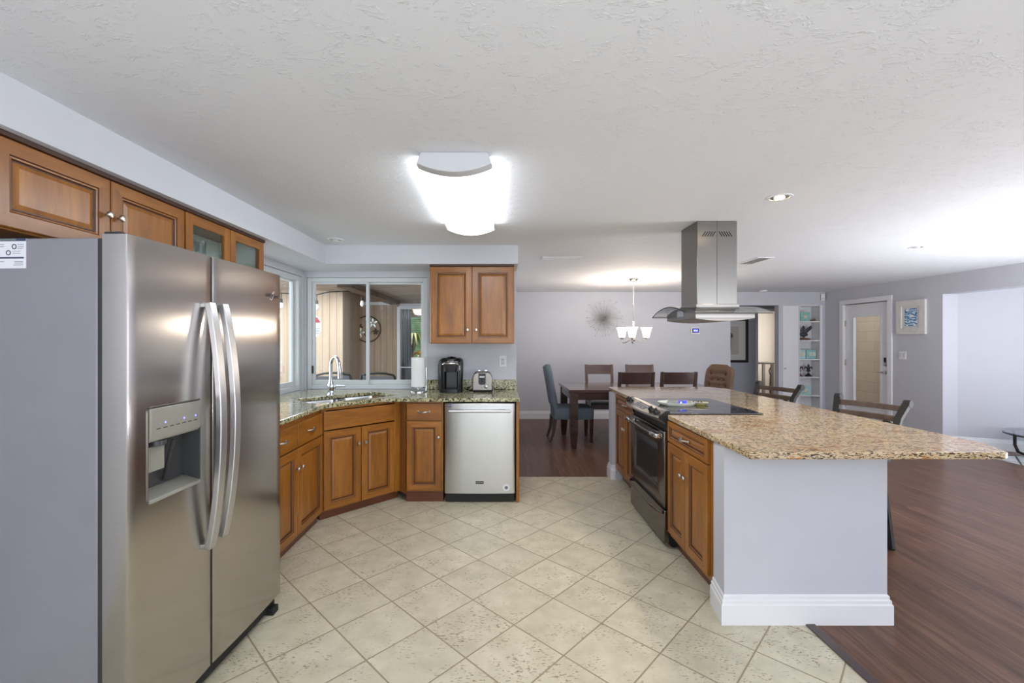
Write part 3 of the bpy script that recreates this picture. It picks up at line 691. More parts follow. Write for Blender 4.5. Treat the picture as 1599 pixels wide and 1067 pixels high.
fc = thing('faucet', 'chrome gooseneck faucet behind the corner sink', 'faucet', (fx, fy, ZC))
MB().lathe([(.033, 0), (.033, .006), (.028, .014), (.026, .05), (.029, .06), (.029, .10), (.022, .115), (.018, .135)], (0, 0, 0), 20).build('body', M['chrome'], fc, smooth=50)
g = [(0, 0, .12), (0, 0, .27)]
dx, dy = .714, -.70
for i in range(1, 13):
    a = pi - pi * 1.02 * i / 12; rr = .082; g.append((dx * (rr + rr * cos(a)), dy * (rr + rr * cos(a)), .27 + rr * sin(a)))
sp = MB().tube(g, .0145, 14).build('spout', M['chrome'], fc, smooth=60)
e = g[-1]
MB().tube([e, (e[0] + dx * .012, e[1] + dy * .012, .22), (e[0] + dx * .022, e[1] + dy * .022, .165)], [.0145, .019, .021], 14).build('spray_head', M['chrome'], sp, smooth=50)
MB().tube([(.024, 0, .08), (.05, -.005, .083), (.14, -.02, .083)], [.014, .011, .008], 12).ball((.03, 0, .08), .02).build('lever', M['chrome'], fc, smooth=50)

# paper towel holder and roll
pt = thing('paper_towel_holder', 'chrome paper towel holder on counter left of coffee maker', 'holder', (-.797, 4.31, ZC))
MB().lathe([(.082, 0), (.082, .008), (.074, .014), (.02, .018)], (0, 0, 0), 28).build('base', M['chrome'], pt, smooth=40)
MB().tube([(.076, -.012, .01), (.078, -.012, .20), (.078, -.012, .235)], .004, 8).build('guide_rod', M['chrome'], pt)
MB().tube([(0, 0, .01), (0, 0, .35)], .006, 10).ball((0, 0, .352), .011).build('post', M['chrome'], pt)
ring = MB()
for i in range(28):
    a, c_ = 2 * pi * i / 28, 2 * pi * (i + 1) / 28
    ring.tube([(.072 * cos(a), .072 * sin(a), .042 + .006 * sin(6 * a)), (.072 * cos(c_), .072 * sin(c_), .042 + .006 * sin(6 * c_))], .003, 6, caps=False)
ring.build('wire_ring', M['chrome'], pt)
o = MB().lathe([(.02, .052), (.069, .052), (.069, .335), (.02, .335)], (0, 0, 0), 32, cap=False).rings([[( .02 * cos(2*pi*j/32), .02 * sin(2*pi*j/32), z) for j in range(32)] for z in (.052, .335)], True, False, False).build('paper_towel_roll', M['paper'], None, (-.797, 4.31, ZC))
tag(o, 'white paper towel roll standing on the chrome holder', 'paper towels')

# coffee maker
cm = thing('coffee_maker', 'black single-cup coffee maker on counter under the wall cabinet', 'coffee maker', (-.475, 4.33, ZC), 3)
def rr_(x0, x1, y0, y1, r, k=5):
    return [(p[0], p[1]) for p in bowl_outline(x0, x1, y0, y1, r, k)]
bd = MB().rings([[(x, y, 0) for x, y in rr_(-.112, .108, -.12, .13, .05)], [(x, y, .02) for x, y in rr_(-.115, .11, -.125, .13, .05)], [(x, y, .285) for x, y in rr_(-.122, .118, -.125, .13, .055)],
    [(x, y, .315) for x, y in rr_(-.115, .112, -.115, .125, .05)], [(x, y, .33) for x, y in rr_(-.09, .09, -.09, .11, .05)]]).build('body', M['black'], cm, smooth=45)
cut(bd, MB().prism(rr_(-.062, .072, -.30, .02, .02), .03, .205))
MB().rings([[(x, y, z) for x, y in rr_(-.062 + i, .072 - i, -.15, -.02, .03)] for z, i in ((.2, .018), (.205, .014), (.26, .0), (.275, .004))]).build('brew_head', M['matte_black'], cm, smooth=40)
MB().tube([(-.075, -.1265, .272), (-.06, -.142, .282), (0, -.152, .284), (.055, -.142, .282), (.068, -.1265, .272)], [.008, .01, .011, .01, .008], 10, 1.0).build('handle', M['chrome'], cm, smooth=50)
MB().rings([[(x, y, z) for x, y in rr_(-.062 - i, .07 + i, -.12 - i, .06, .045)] for z, i in ((.285, 0), (.325, -.004), (.342, -.03))]).build('lid', M['black'], cm, smooth=45)
text('badge_lettering', 'KEURIG', .017, cm, (0, -.151, .301), (R(75), 0, 0), M['chrome'])
MB().prism(rr_(-.062, .072, -.14, .0, .03), .0, .034).build('drip_tray', M['black'], cm, bevel=.003)
MB().box(-.157 + .03, -.118, -.10, .12, .03, .27).build('water_tank', M['hood_glass'], cm, bevel=.012)
for i in range(3): MB().lathe([(.005, 0), (.005, .002)], (.086 + .0 * i, -.1255 + .004, .255 - i * .016), 10, '-y').build('indicator_light', M['sticker'], cm)
# power cord beside it
def cord(label, pts, r=.0035):
    o = MB().tube(pts, r, 8).build('power_cord', M['matte_black']); tag(o, label, 'cord')
cord('black power cord coiled on counter between coffee maker and toaster', [(-.352, 4.41, ZC + .03), (-.335, 4.39, ZC + .012), (-.31, 4.37, ZC + .02), (-.30, 4.39, ZC + .035), (-.32, 4.41, ZC + .03), (-.325, 4.385, ZC + .008), (-.295, 4.36, ZC + .005), (-.275, 4.40, ZC + .005)], .005)
# toaster
ts = thing('toaster', 'small stainless steel and black toaster on counter beside coffee maker', 'toaster', (-.168, 4.355, ZC), 0)
prof = lambda k: [(-.094 + k, .018), (-.094 + k, .13), (-.084 + k, .17), (-.06 + k, .19 - k), (.06 - k, .19 - k), (.084 - k, .17), (.094 - k, .13), (.094 - k, .018)]
MB().prism(prof(0), -.085, .085, 'y').build('shell', M['steel'], ts, bevel=.004, smooth=40)
for y0, y1 in ((-.0875, -.078), (.078, .0875)): MB().prism([(-.097, .016), (-.097, .13), (-.087, .172), (-.062, .194), (-.052, .188), (-.08, .166), (-.088, .13), (-.088, .016)], y0, y1, 'y').build('end_trim', M['matte_black'], ts)
MB().box(-.096, .096, -.088, .088, .004, .022).build('base', M['matte_black'], ts, bevel=.004)
for sx in (-.08, .08):
    for sy in (-.07, .07): MB().lathe([(.01, 0), (.01, .006)], (sx, sy, 0), 10).build('foot', M['matte_black'], ts)
o = MB().prism([(-.036, .182), (.034, .182), (.034, .085), (.022, .072), (-.024, .072), (-.036, .085)], -.093, -.0852, 'y').build('control_plate', M['black'], ts, bevel=.003)
MB().box(-.026, .024, -.0945, -.0925, .142, .154).build('badge', M['sticker'], o)
MB().box(-.004, .004, -.0938, -.0925, .085, .135).build('lever_slot', M['matte_black'], o)
MB().box(-.016, .016, -.11, -.093, .125, .137).build('lever', M['black'], o, bevel=.003)
MB().lathe([(.02, 0), (.02, .004), (.015, .012), (.013, .013)], (.04, -.0855, .055), 20, '-y').build('dial', M['steel_handle'], ts, smooth=40)
for i in range(3): MB().lathe([(.006, 0), (.006, .003)], (-.066, -.0855, .035 + .022 * i), 10, '-y').build('push_button', M['greyprint'], ts)
for sy in (-.032, .02): MB().box(-.066, .066, sy, sy + .02, .1895, .1915).build('slot', M['matte_black'], ts)
for sx in (-.035, .035): MB().tube([(sx - .025, 0, .192), (sx, 0, .205), (sx + .025, 0, .192)], .004, 8).build('warming_wire', M['chrome'], ts)
cord('black power cord trailing from toaster toward the counter end', [(-.07, 4.36, ZC + .045), (-.045, 4.37, ZC + .02), (-.01, 4.39, ZC + .008), (.03, 4.40, ZC + .007), (.055, 4.41, ZC + .016), (.06, 4.43, ZC + .02)], .004)
def plate(name, label, cat, loc, rz, gang=1, kind='outlet'):
    t = thing(name, label, cat, loc, rz)
    wd = .036 + .023 * (gang - 1)
    MB().box(-wd, wd, -.006, 0, -.058, .058).build('cover_plate', M['white'], t, bevel=.003)
    for g_ in range(gang):
        cx = (g_ - (gang - 1) / 2) * .046
        if kind == 'outlet':
            MB().box(cx - .017, cx + .017, -.0085, -.006, -.034, .034).build('socket_face', M['stone_plate'], t, bevel=.001)
            for zz in (-.018, .018): MB().box(cx - .008, cx - .005, -.009, -.0084, zz - .005, zz + .005).box(cx + .005, cx + .008, -.009, -.0084, zz - .005, zz + .005).build('socket_slots', M['gasket'], t)
        else:
            MB().box(cx - .016, cx + .016, -.0085, -.006, -.033, .033).build('rocker', M['stone_plate'], t, bevel=.001)
    return t
plate('wall_outlet', 'white wall outlet plate right of the toaster', 'outlet', (.033, YB, 1.205), 0)

# ------------------------------------------------------------------ refrigerator
fr = thing('refrigerator', 'stainless steel side-by-side refrigerator with through-door dispenser, at left', 'refrigerator', (-1.201, 1.415, 0), 87.6)
FW, FT, FB = .916, 1.765, .088
MB().box(.004, FW - .004, .104, .775, .03, 1.755).build('body', M['fridge_side'], fr, bevel=.006)
MB().box(.006, FW - .006, .083, .105, FB + .01, 1.752).build('gasket', M['gasket'], fr)
def fdoor(a, b):
    pts = [(a, .084), (a, .007), (a + .002, .002), (a + .007, .0)]
    for i in range(1, 12):
        t = i / 12; x = a + .007 + (b - a - .014) * t; pts.append((x, -.006 * (1 - (2 * t - 1) ** 2)))
    pts += [(b - .007, .0), (b - .002, .002), (b, .007), (b, .084)]
    return pts
MB().box(.3882, .3958, .002, .084, FB + .002, FT - .002).build('gasket', M['matte_black'], fr)
fd = MB().prism(fdoor(0, .388), FB, FT).build('freezer_door', M['steel_fridge'], fr, smooth=30)
rd = MB().prism(fdoor(.396, FW), FB, FT).build('fridge_door', M['steel_fridge'], fr, smooth=30)
# dispenser opening in the freezer door
dx0, dx1, dz0, dz1 = .072, .318, .862, 1.192
rect = lambda x0, x1, z0, z1, r: [(p[0], p[1]) for p in bowl_outline(x0, x1, z0, z1, r, 5)]
cut(fd, MB().prism(rect(dx0, dx1, dz0, dz1, .018), -.1, .07, 'y'))
fd.data.set_sharp_from_angle(angle=R(30))
rm = MB()
o_, i_ = rect(dx0 - .001, dx1 + .001, dz0 - .001, dz1 + .001, .019), rect(dx0 + .0018, dx1 - .0018, dz0 + .0018, dz1 - .0018, .0172)
yf = -.0068
rm.rings([[(p[0], y, p[1]) for p in pl] for pl, y in ((o_, .0), (o_, yf), (i_, yf), (i_, .02))], True, False, False)
rm.build('dispenser_rim', M['steel'], fd, smooth=30)
rc = MB().box(dx0, dx1, .066, .0695, dz0, dz1).box(dx0 - .0005, dx0 + .003, -.004, .068, dz0, dz1).box(dx1 - .003, dx1 + .0005, -.004, .068, dz0, dz1).box(dx0, dx1, -.004, .068, dz1 - .004, dz1).build('dispenser_recess', M['recess'], fd)
MB().prism([(-.012, dz1 - .006), (-.012, 1.085), (-.002, 1.070), (.03, 1.066), (.066, 1.07), (.066, dz1 - .006)], dx0 + .005, dx1 - .005, 'x').build('control_panel', M['dispenser'], fd, bevel=.003)
for i in range(7):
    x = dx0 + .038 + i * .029
    MB().lathe([(.0036, 0), (.0036, .001)], (x, -.0122, 1.131), 10, '-y').build('indicator_light', M['blue_led'] if i in (1, 4, 6) else M['greyprint'], fd)
    MB().box(x - .009, x + .009, -.0126, -.0118, 1.112, 1.115).build('button_label', M['gasket'], fd)
MB().prism([(-.012, dz0), (-.012, dz0 + .012), (.05, dz0 + .028), (.066, dz0 + .028), (.066, dz0)], dx0 + .004, dx1 - .004, 'x').build('drip_tray', M['dispenser'], fd, bevel=.002)
MB().lathe([(.03, 1.066), (.03, 1.05), (.02, 1.045)], (dx0 + .075, .028, 0), 16).build('chute', M['recess'], fd)
MB().box(dx0 + .035, dx0 + .115, .03, .036, .955, 1.045).build('ice_paddle', M['dispenser'], fd, rot=(0, 0, 0), bevel=.006)
MB().tube([(dx0 + .135, .012, 1.055), (dx0 + .14, .035, .98), (dx0 + .145, .058, .90)], .007, 8).build('water_lever', M['gasket'], fd)
# handles
def fhandle(x, parent, z0, z1, lean):
    pts = []; up = (1, 0, 0)
    for i in range(25):
        t = i / 24; z = z0 + (z1 - z0) * t
        pts.append((x + lean * (2 * t - 1) ** 2, -.020 - .052 * sin(pi * t) ** .8 , z))
    mb = MB().tube(pts, .019, 4, .62, up, square=True)
    mb.box(x + lean - .017, x + lean + .017, -.026, .0, z0, z0 + .02).box(x + lean - .017, x + lean + .017, -.026, .0, z1 - .02, z1)
    mb.build('handle', M['steel_handle'], parent, bevel=.003, smooth=30)
fhandle(.348, fd, .585, 1.572, .004); fhandle(.436, rd, .60, 1.572, -.004)
# badge
bp = text('badge_lettering', 'Whirlpool', .028, rd, (FW - .085, -.0068, 1.648), (R(90), 0, R(6)), M['gasket'], .0006, .25)
MB().tube([(FW - .115, -.009, 1.636), (FW - .10, -.0075, 1.622), (FW - .085, -.0066, 1.642), (FW - .062, -.004, 1.672)], .0022, 6).build('badge_swoosh', M['chrome'], rd)
MB().box(.004, FW - .004, .03, .12, .018, FB - .006).build('toe_grille', M['matte_black'], fr, bevel=.003)
for x in (.03, FW - .05): MB().box(x - .02, x + .03, -.0, .06, .0, .035).build('roller_cover', M['matte_black'], fr, bevel=.004)
for y in (.5, .7):
    for x in (.06, FW - .06): MB().lathe([(.02, 0), (.02, .032)], (x, y, 0), 12).build('foot', M['matte_black'], fr)
MB().box(.006, .06, .03, .085, FT - .008, FT + .010).build('hinge_cover', M['gasket'], fr, bevel=.004)
MB().box(FW - .06, FW - .006, .03, .085, FT - .008, FT + .010).build('hinge_cover', M['gasket'], fr, bevel=.004)
st = MB().box(.0022, .0038, .345, .475, 1.656, 1.754).build('energy_sticker', M['sticker'], fr)
x = .0016
MB().box(x, .0023, .345, .475, 1.745, 1.754, 0).build('sticker_header', M['navy'], st)
MB().box(x - .0002, .0023, .378, .45, 1.747, 1.752, 0).build('sticker_header', M['greenprint'], st)
MB().box(x, .0023, .352, .475, 1.688, 1.693, 0).build('sticker_band', M['navy'], st)
for y, z in ((.385, 1.727), (.405, 1.707)):
    MB().rings([[(x if k else .0022, y + r * cos(2 * pi * j / 20), z + r * sin(2 * pi * j / 20)) for j in range(20)] for k, r in ((0, .0085), (1, .0085), (1, .0055), (0, .0055))], True, False, False).build('sticker_icon', M['navy'], st)
for i, (y0, y1, z) in enumerate(((.352, .374, 1.733), (.352, .372, 1.726), (.356, .374, 1.72), (.364, .392, 1.711), (.364, .39, 1.704), (.355, .385, 1.677), (.355, .384, 1.672), (.355, .388, 1.666), (.42, .46, 1.733), (.42, .455, 1.726), (.42, .458, 1.677))):
    MB().box(x, .0023, y0, y1, z, z + .002).build('sticker_text_line', M['greyprint'], st)

# ------------------------------------------------------------------ island
ITZ = .918
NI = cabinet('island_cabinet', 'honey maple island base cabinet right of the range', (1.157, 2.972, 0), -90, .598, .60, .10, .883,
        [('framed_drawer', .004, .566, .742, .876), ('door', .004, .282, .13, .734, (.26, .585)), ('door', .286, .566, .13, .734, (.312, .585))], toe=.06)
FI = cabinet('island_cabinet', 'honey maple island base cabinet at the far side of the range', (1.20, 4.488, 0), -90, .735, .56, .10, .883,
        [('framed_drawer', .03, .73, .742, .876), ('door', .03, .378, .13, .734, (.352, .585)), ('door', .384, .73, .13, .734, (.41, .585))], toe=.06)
ic = [(1.122, 1.972), (1.136, 1.966), (2.27, 1.966), (2.293, 1.98), (2.372, 2.14), (2.378, 2.20), (2.378, 4.52), (2.36, 4.60), (2.28, 4.74), (2.25, 4.752), (1.20, 4.752), (1.178, 4.735), (1.160, 3.752), (1.79, 3.752), (1.79, 2.964), (1.136, 2.964)]
o = MB().prism(ic, .8855, ITZ).build('countertop', M['granite_island'], None, bevel=.006, smooth=0)
tag(o, 'golden streaked granite island countertop with wide overhang', 'countertop')
# range
rg = thing('range', 'stainless steel slide-in electric range set into the island', 'range', (1.118, 3.738, 0), -90)
RW = .762
MB().box(.006, RW - .006, .035, .655, .03, .9165).build('body', M['matte_black'], rg)
for x in (.05, RW - .05):
    for y in (.08, .6): MB().lathe([(.018, 0), (.018, .032)], (x, y, 0), 10).build('foot', M['matte_black'], rg)
MB().box(-.006, RW + .006, .028, .668, .919, .9275).build('cooktop', M['dark_glass'], rg, bevel=.002)
for bx_, by_, br_ in ((.2, .19, .115), (.56, .19, .09), (.2, .48, .09), (.56, .48, .115)):
    rings = []
    for r, z in ((br_, .9276), (br_, .9279), (br_ - .003, .9279), (br_ - .003, .9276)): rings.append([(bx_ + r * cos(2 * pi * j / 40), by_ + r * sin(2 * pi * j / 40), z) for j in range(40)])
    MB().rings(rings, True, False, False).build('burner_ring', M['gasket'], rg)
# oven door
od = MB().box(.004, RW - .004, 0, .036, .285, .80).build('oven_door', M['steel_range'], rg, bevel=.004)
cut(od, MB().prism(rect(.12, RW - .17 + .04, .40, .69, .012), -.02, .012, 'y'))
MB().box(.118, RW - .128, .008, .012, .398, .692).build('oven_window', M['oven_glass'], od)
hb = MB().tube([(.03, -.045, .765), (RW - .05, -.045, .765)], .014, 12, 1.0).build('handle', M['steel_range'], od)
for x in (.0, 1):
    x0 = .02 if not x else RW - .135
    MB().prism([(x0, 0), (x0 + (0 if x else .0), -.062), (x0 + .115, -.062 if not x else -.052), (x0 + .115, 0)] if x else [(x0, 0), (x0, -.052), (x0 + .115, -.062), (x0 + .115, 0)], .75, .782, 'z').build('handle_end', M['chrome'], od, bevel=.008)
dr = MB().box(.004, RW - .004, 0, .036, .04, .262).build('storage_drawer', M['steel_range'], rg, bevel=.004)
MB().tube([(.02, -.002, .245), (.06, -.03, .248), (.15, -.042, .246), (RW - .15, -.042, .246), (RW - .06, -.03, .248), (RW - .02, -.002, .245)], .011, 10, .8).build('handle', M['steel_range'], dr)
MB().box(.03, RW - .03, .01, .04, .264, .284).build('vent_strip', M['matte_black'], rg)
# control panel with bowed front, slanted
rings = []
NX = 16
for i in range(NX + 1):
    t = i / NX; x = RW * t; bw = .05 * (1 - (2 * t - 1) ** 2)
    rings.append([(x, .034, .938), (x, .012, .940), (x, -.035 - bw, .905), (x, -.038 - bw, .893), (x, -.012 - bw * .35, .868), (x, .03, .835)])
cp = MB().rings(rings, True, True, True).build('control_panel', M['steel'], rg, smooth=25)
def on_panel(x, y):  # height of the slanted face
    t = x / RW; bw = .05 * (1 - (2 * t - 1) ** 2); y1 = -.035 - bw
    return .940 + (.905 - .940) * (y - .012) / (y1 - .012)
for x in (-.0005, RW + .0005):
    s_ = -1 if x < 0 else 1
    MB().prism([(.036, .941), (.012, .943), (-.037, .906), (-.040, .892), (.0, .862), (.03, .80), (.036, .80)], x, x + s_ * .006, 'x').build('panel_end', M['matte_black'], cp)
for x in (.06, .135, .625, .70):
    y = -.022 - .02 * (1 - (2 * x / RW - 1) ** 2); z = on_panel(x, y)
    kb = MB().lathe([(.024, -.002), (.024, .006), (.020, .010), (.018, .026), (.015, .028)], (0, 0, 0), 20).build('knob', M['black'], cp, (x, y, z), (R(36), 0, 0), smooth=40)
    MB().box(-.005, .005, -.019, .019, .026, .034).build('knob_grip', M['black'], kb, bevel=.002)
y0, y1 = -.002, -.062
MB().quad([(.25, y0, on_panel(.3, y0) + .001), (.25, y1, on_panel(.3, y1) + .001), (.50, y1, on_panel(.3, y1) + .001), (.50, y0, on_panel(.3, y0) + .001)]).build('display', M['oven_glass'], cp, smooth=0)
for i in range(5):
    for j in range(3):
        xx = .27 + i * .045; yy = -.015 - j * .017
        MB().quad([(xx, yy, on_panel(.3, yy) + .0016), (xx, yy - .008, on_panel(.3, yy - .008) + .0016), (xx + .03, yy - .008, on_panel(.3, yy - .008) + .0016), (xx + .03, yy, on_panel(.3, yy) + .0016)]).build('display_button', M['greyprint'], cp, smooth=0)
# spoon rest and thermometer on the cooktop
sr = thing('spoon_rest', 'pale ceramic spoon rest with patterned yellow end on the cooktop', 'spoon rest', (1.37, 3.36, .9278), -6)
ol = [(-.11, -.045)] + [(-.11 - .04 * cos(a), -.05 * sin(a)) for a in [R(-70 + 20 * i) for i in range(8)]][::-1]
ol = []
for i in range(36):
    a = 2 * pi * i / 36; ol.append((.145 * cos(a) - .01, (.095 if cos(a) < .2 else .08) * sin(a)))
MB().rings([[(x * k, y * k, z) for x, y in ol] for k, z in ((.86, 0), (1, .02), (1.0, .023), (.95, .02), (.82, .004))], True, True, True).build('dish', M['white_ceramic'], sr, smooth=50)
MB().rings([[(.155 + .075 * k * cos(2 * pi * j / 20), .02 + .035 * k * sin(2 * pi * j / 20), z) for j in range(20)] for k, z in ((.7, .0), (1, .016), (.98, .02), (.6, .014))], True, True, True).build('patterned_end', M['yellow_rim'], sr, smooth=50)
for x, y in ((.12, .03), (.15, .01), (.18, .035), (.16, .04), (.135, .005)): MB().ball((x, y, .018), .007, 8).build('pattern_spot', M['bronze'], sr)
th = thing('kitchen_thermometer', 'grey kitchen thermometer with blue lit display lying on the cooktop', 'thermometer', (1.37, 3.315, .9385), -6)
MB().rings([[(x, y * .021, z * .020 + .014) for y, z in [(cos(2 * pi * j / 14), sin(2 * pi * j / 14)) for j in range(14)]] if k else [(x, y * .012, z * .008 + .012) for y, z in [(cos(2 * pi * j / 14), sin(2 * pi * j / 14)) for j in range(14)]] for x, k in ((-.10, 0), (-.085, 1), (.05, 1), (.075, 0))], True, True, True).build('body', M['grey_metal'], th, smooth=40)
MB().box(-.025, .035, -.0225, .01, .002, .030).build('display', M['lcd'], th, bevel=.002)
MB().box(-.01, .0, -.0232, -.0222, .010, .022).build('digits', M['lcd_text'], th)
MB().tube([(.075, 0, .012), (.19, 0, .010)], .005, 8).build('probe', M['steel_handle'], th)

# ------------------------------------------------------------------ island hood
hd = thing('range_hood', 'stainless steel island range hood with curved glass canopy hanging from ceiling', 'range hood', (0, 0, 0))
hx0, hx1, hy0, hy1 = 1.452, 1.746, 3.224, 3.506
gx0, gx1, gy0, gy1 = 1.285, 1.892, 3.03, 3.69
ga = lambda y: 1.607 + .062 * (1 - (2 * (y - gy0) / (gy1 - gy0) - 1) ** 2)
ch = MB().box(hx0, hx1, hy0, hy1, 1.64, CEIL).build('chimney', M['steel_hood'], hd, bevel=.004)
MB().box((hx0 + hx1) / 2 - .0012, (hx0 + hx1) / 2 + .0012, hy0 - .0008, hy0 + .002, 1.65, CEIL).build('seam', M['gasket'], ch)
for sx in (-1, 1):
    for i in range(5):
        xc = (hx0 + hx1) / 2 + sx * (.025 + i * .018)
        MB().prism([(xc - .004 + sx * .012, 2.185), (xc + .004 + sx * .012, 2.185), (xc + .004 - sx * .012, 2.222), (xc - .004 - sx * .012, 2.222)], hy0 - .001, hy0 + .004, 'y').build('vent_slot', M['matte_black'], ch)
rings = []
for i in range(21):
    y = gy0 + (gy1 - gy0) * i / 20; rings.append([(gx0, y, ga(y)), (gx1, y, ga(y)), (gx1, y, ga(y) + .007), (gx0, y, ga(y) + .007)])
MB().rings(rings).build('glass_canopy', M['hood_glass'], hd, smooth=30)
for i, yy in enumerate((gy0, gy1)):
    MB().box(gx0, gx1, yy - .0005, yy + .0005, ga(yy), ga(yy) + .007).build('glass_edge', M['gasket'], hd)
e = MB()
e.rings([[(gx0 - .0008, y, ga(y)), (gx0 - .0008, y, ga(y) + .007), (gx0 + .0005, y, ga(y) + .007), (gx0 + .0005, y, ga(y))] for y in [gy0 + (gy1 - gy0) * i / 20 for i in range(21)]]).build('glass_edge', M['gasket'], hd)
bx0, bx1, by0, by1 = 1.385, 1.805, 3.10, 3.63
pf = [(by0, ga(by0) - .001)] + [(by0 + (by1 - by0) * i / 12, ga(by0 + (by1 - by0) * i / 12) - .001) for i in range(1, 13)] + [(by1, 1.578), (by0, 1.578)]
MB().prism(pf, bx0, bx1, 'x').build('body', M['steel_hood'], hd, bevel=.002, smooth=20)
rings = []
for i in range(11):
    x = bx0 + (bx1 - bx0) * i / 10; zz = 1.578 - .018 * (1 - (2 * i / 10 - 1) ** 2); rings.append([(x, by0 + .01, 1.579), (x, by0 + .01, zz), (x, by1 - .01, zz), (x, by1 - .01, 1.579)])
MB().rings(rings).build('filter_panel', M['steel'], hd, smooth=30)
MB().box(bx0 - .002, bx0, 3.30, 3.42, 1.60, 1.645).build('control_display', M['greyprint'], hd, bevel=.001)
MB().box(hx0 - .012, hx1 + .012, hy0 - .012, hy1 + .012, ga(hy0) + .004, ga(hy0) + .03).build('collar', M['steel_hood'], hd, bevel=.003)

# ------------------------------------------------------------------ bar stools (wooden slats between iron posts)
def bar_stool(label, loc, rz):
    """front of the seat faces local -y"""
    t = thing('bar_stool', label, 'bar stool', loc, rz, 'slat-back stools along the island')
    hw = .20
    for sx in (-1, 1):
        x = sx * hw
        MB().tube([(x, .15, .60), (x * 1.0, .19, .75), (x * 1.0, .245, .87), (x * 1.1, .30, .965)], [.017, .019, .021, .022], 4, .7, (1, 0, 0), square=True).lathe([(.001, -.02), (.027, -.02), (.027, .02), (.001, .02)], (x * 1.11, .312, .972), 14, 'x').build('back_post', M['iron'], t, smooth=30)
        MB().tube([(x * .75, -.15, .60), (x * 1.04, -.16, .25), (x * 1.22, -.16, .0)], .016, 4, 1, (1, 0, 0), square=True).lathe([(.02, 0), (.022, .012)], (x * 1.22, -.16, 0), 10).build('leg', M['iron'], t, smooth=0)
        MB().tube([(x * .75, .10, .60), (x * 1.04, .08, .25), (x * 1.22, .06, .0)], .016, 4, 1, (1, 0, 0), square=True).lathe([(.02, 0), (.022, .012)], (x * 1.22, .06, 0), 10).build('leg', M['iron'], t, smooth=0)
        sc_ = []
        for i in range(26):
            a = i / 25 * 2.6 * pi; r = .052 * (1 - i / 34); sc_.append((x - sx * (.062 - r * cos(a) * .9),   .215, .80 + r * sin(a)))
        MB().tube(sc_, .0065, 8).build('scroll', M['iron'], t, smooth=60)
    def slat(y, z, tilt=.0):
        rings = []
        for i in range(13):
            u = i / 12; x = -hw * 1.02 + 2 * hw * 1.02 * u; bo = .03 * (1 - (2 * u - 1) ** 2)
            rings.append([(x, y + bo - .009, z - .021), (x, y + bo + .009, z - .018), (x, y + bo + .014, z + .021), (x, y + bo - .004, z + .018)])
        MB().rings(rings).build('back_slat', M['slat_wood'], t, smooth=20, bevel=.003)
    slat(.285, .935); slat(.245, .862)
    MB().prism(rr_(-.20, .20, -.20, .18, .06), .60, .645).build('seat', M['leather'], t, bevel=.014)
    MB().box(-.19, .19, -.19, .17, .575, .60).build('seat_frame', M['iron'], t)
    for y in (-.16, .082): MB().tube([(-.21, y, .25), (.21, y, .25)], .011, 8).build('stretcher', M['iron'], t)
    for x in (-.208, .208): MB().tube([(x, -.165, .25), (x, .078, .25)], .011, 8).build('stretcher', M['iron'], t)
    return t
s1 = bar_stool('dark iron bar stool with wooden slat back, at the near end of the island overhang', (2.51, 3.18, 0), 0)
s1.rotation_euler = (0, 0, R(-67))
s2 = dup(s1, (2.50, 4.28, 0), -70, 'dark iron bar stool with wooden slat back, farther along the island toward the hall opening')

# ------------------------------------------------------------------ dining room
TX0, TX1, TY0, TY1, TZ = .905, 2.955, 5.695, 6.73, .778
tb = thing('dining_table', 'long dark wood dining table with square legs', 'table', ((TX0 + TX1) / 2, (TY0 + TY1) / 2, 0))
hx, hy = (TX1 - TX0) / 2, (TY1 - TY0) / 2
MB().box(-hx, hx, -hy, hy, TZ - .038, TZ).build('table_top', M['table_wood'], tb, bevel=.004)
MB().box(-hx + .05, hx - .05, -hy + .035, -hy + .06, TZ - .135, TZ - .038).box(-hx + .05, hx - .05, hy - .06, hy - .035, TZ - .135, TZ - .038).box(-hx + .03, -hx + .055, -hy + .05, hy - .05, TZ - .135, TZ - .038).box(hx - .055, hx - .03, -hy + .05, hy - .05, TZ - .135, TZ - .038).build('apron', M['espresso'], tb)
for sx in (-1, 1):
    for sy in (-1, 1):
        cx, cy = sx * (hx - .07), sy * (hy - .07)
        MB().rings([[(cx - a, cy - a, z), (cx + a, cy - a, z), (cx + a, cy + a, z), (cx - a, cy + a, z)] for a, z in ((.032, 0), (.05, .22), (.05, TZ - .038))]).build('leg', M['espresso'], tb, bevel=.003, smooth=0)
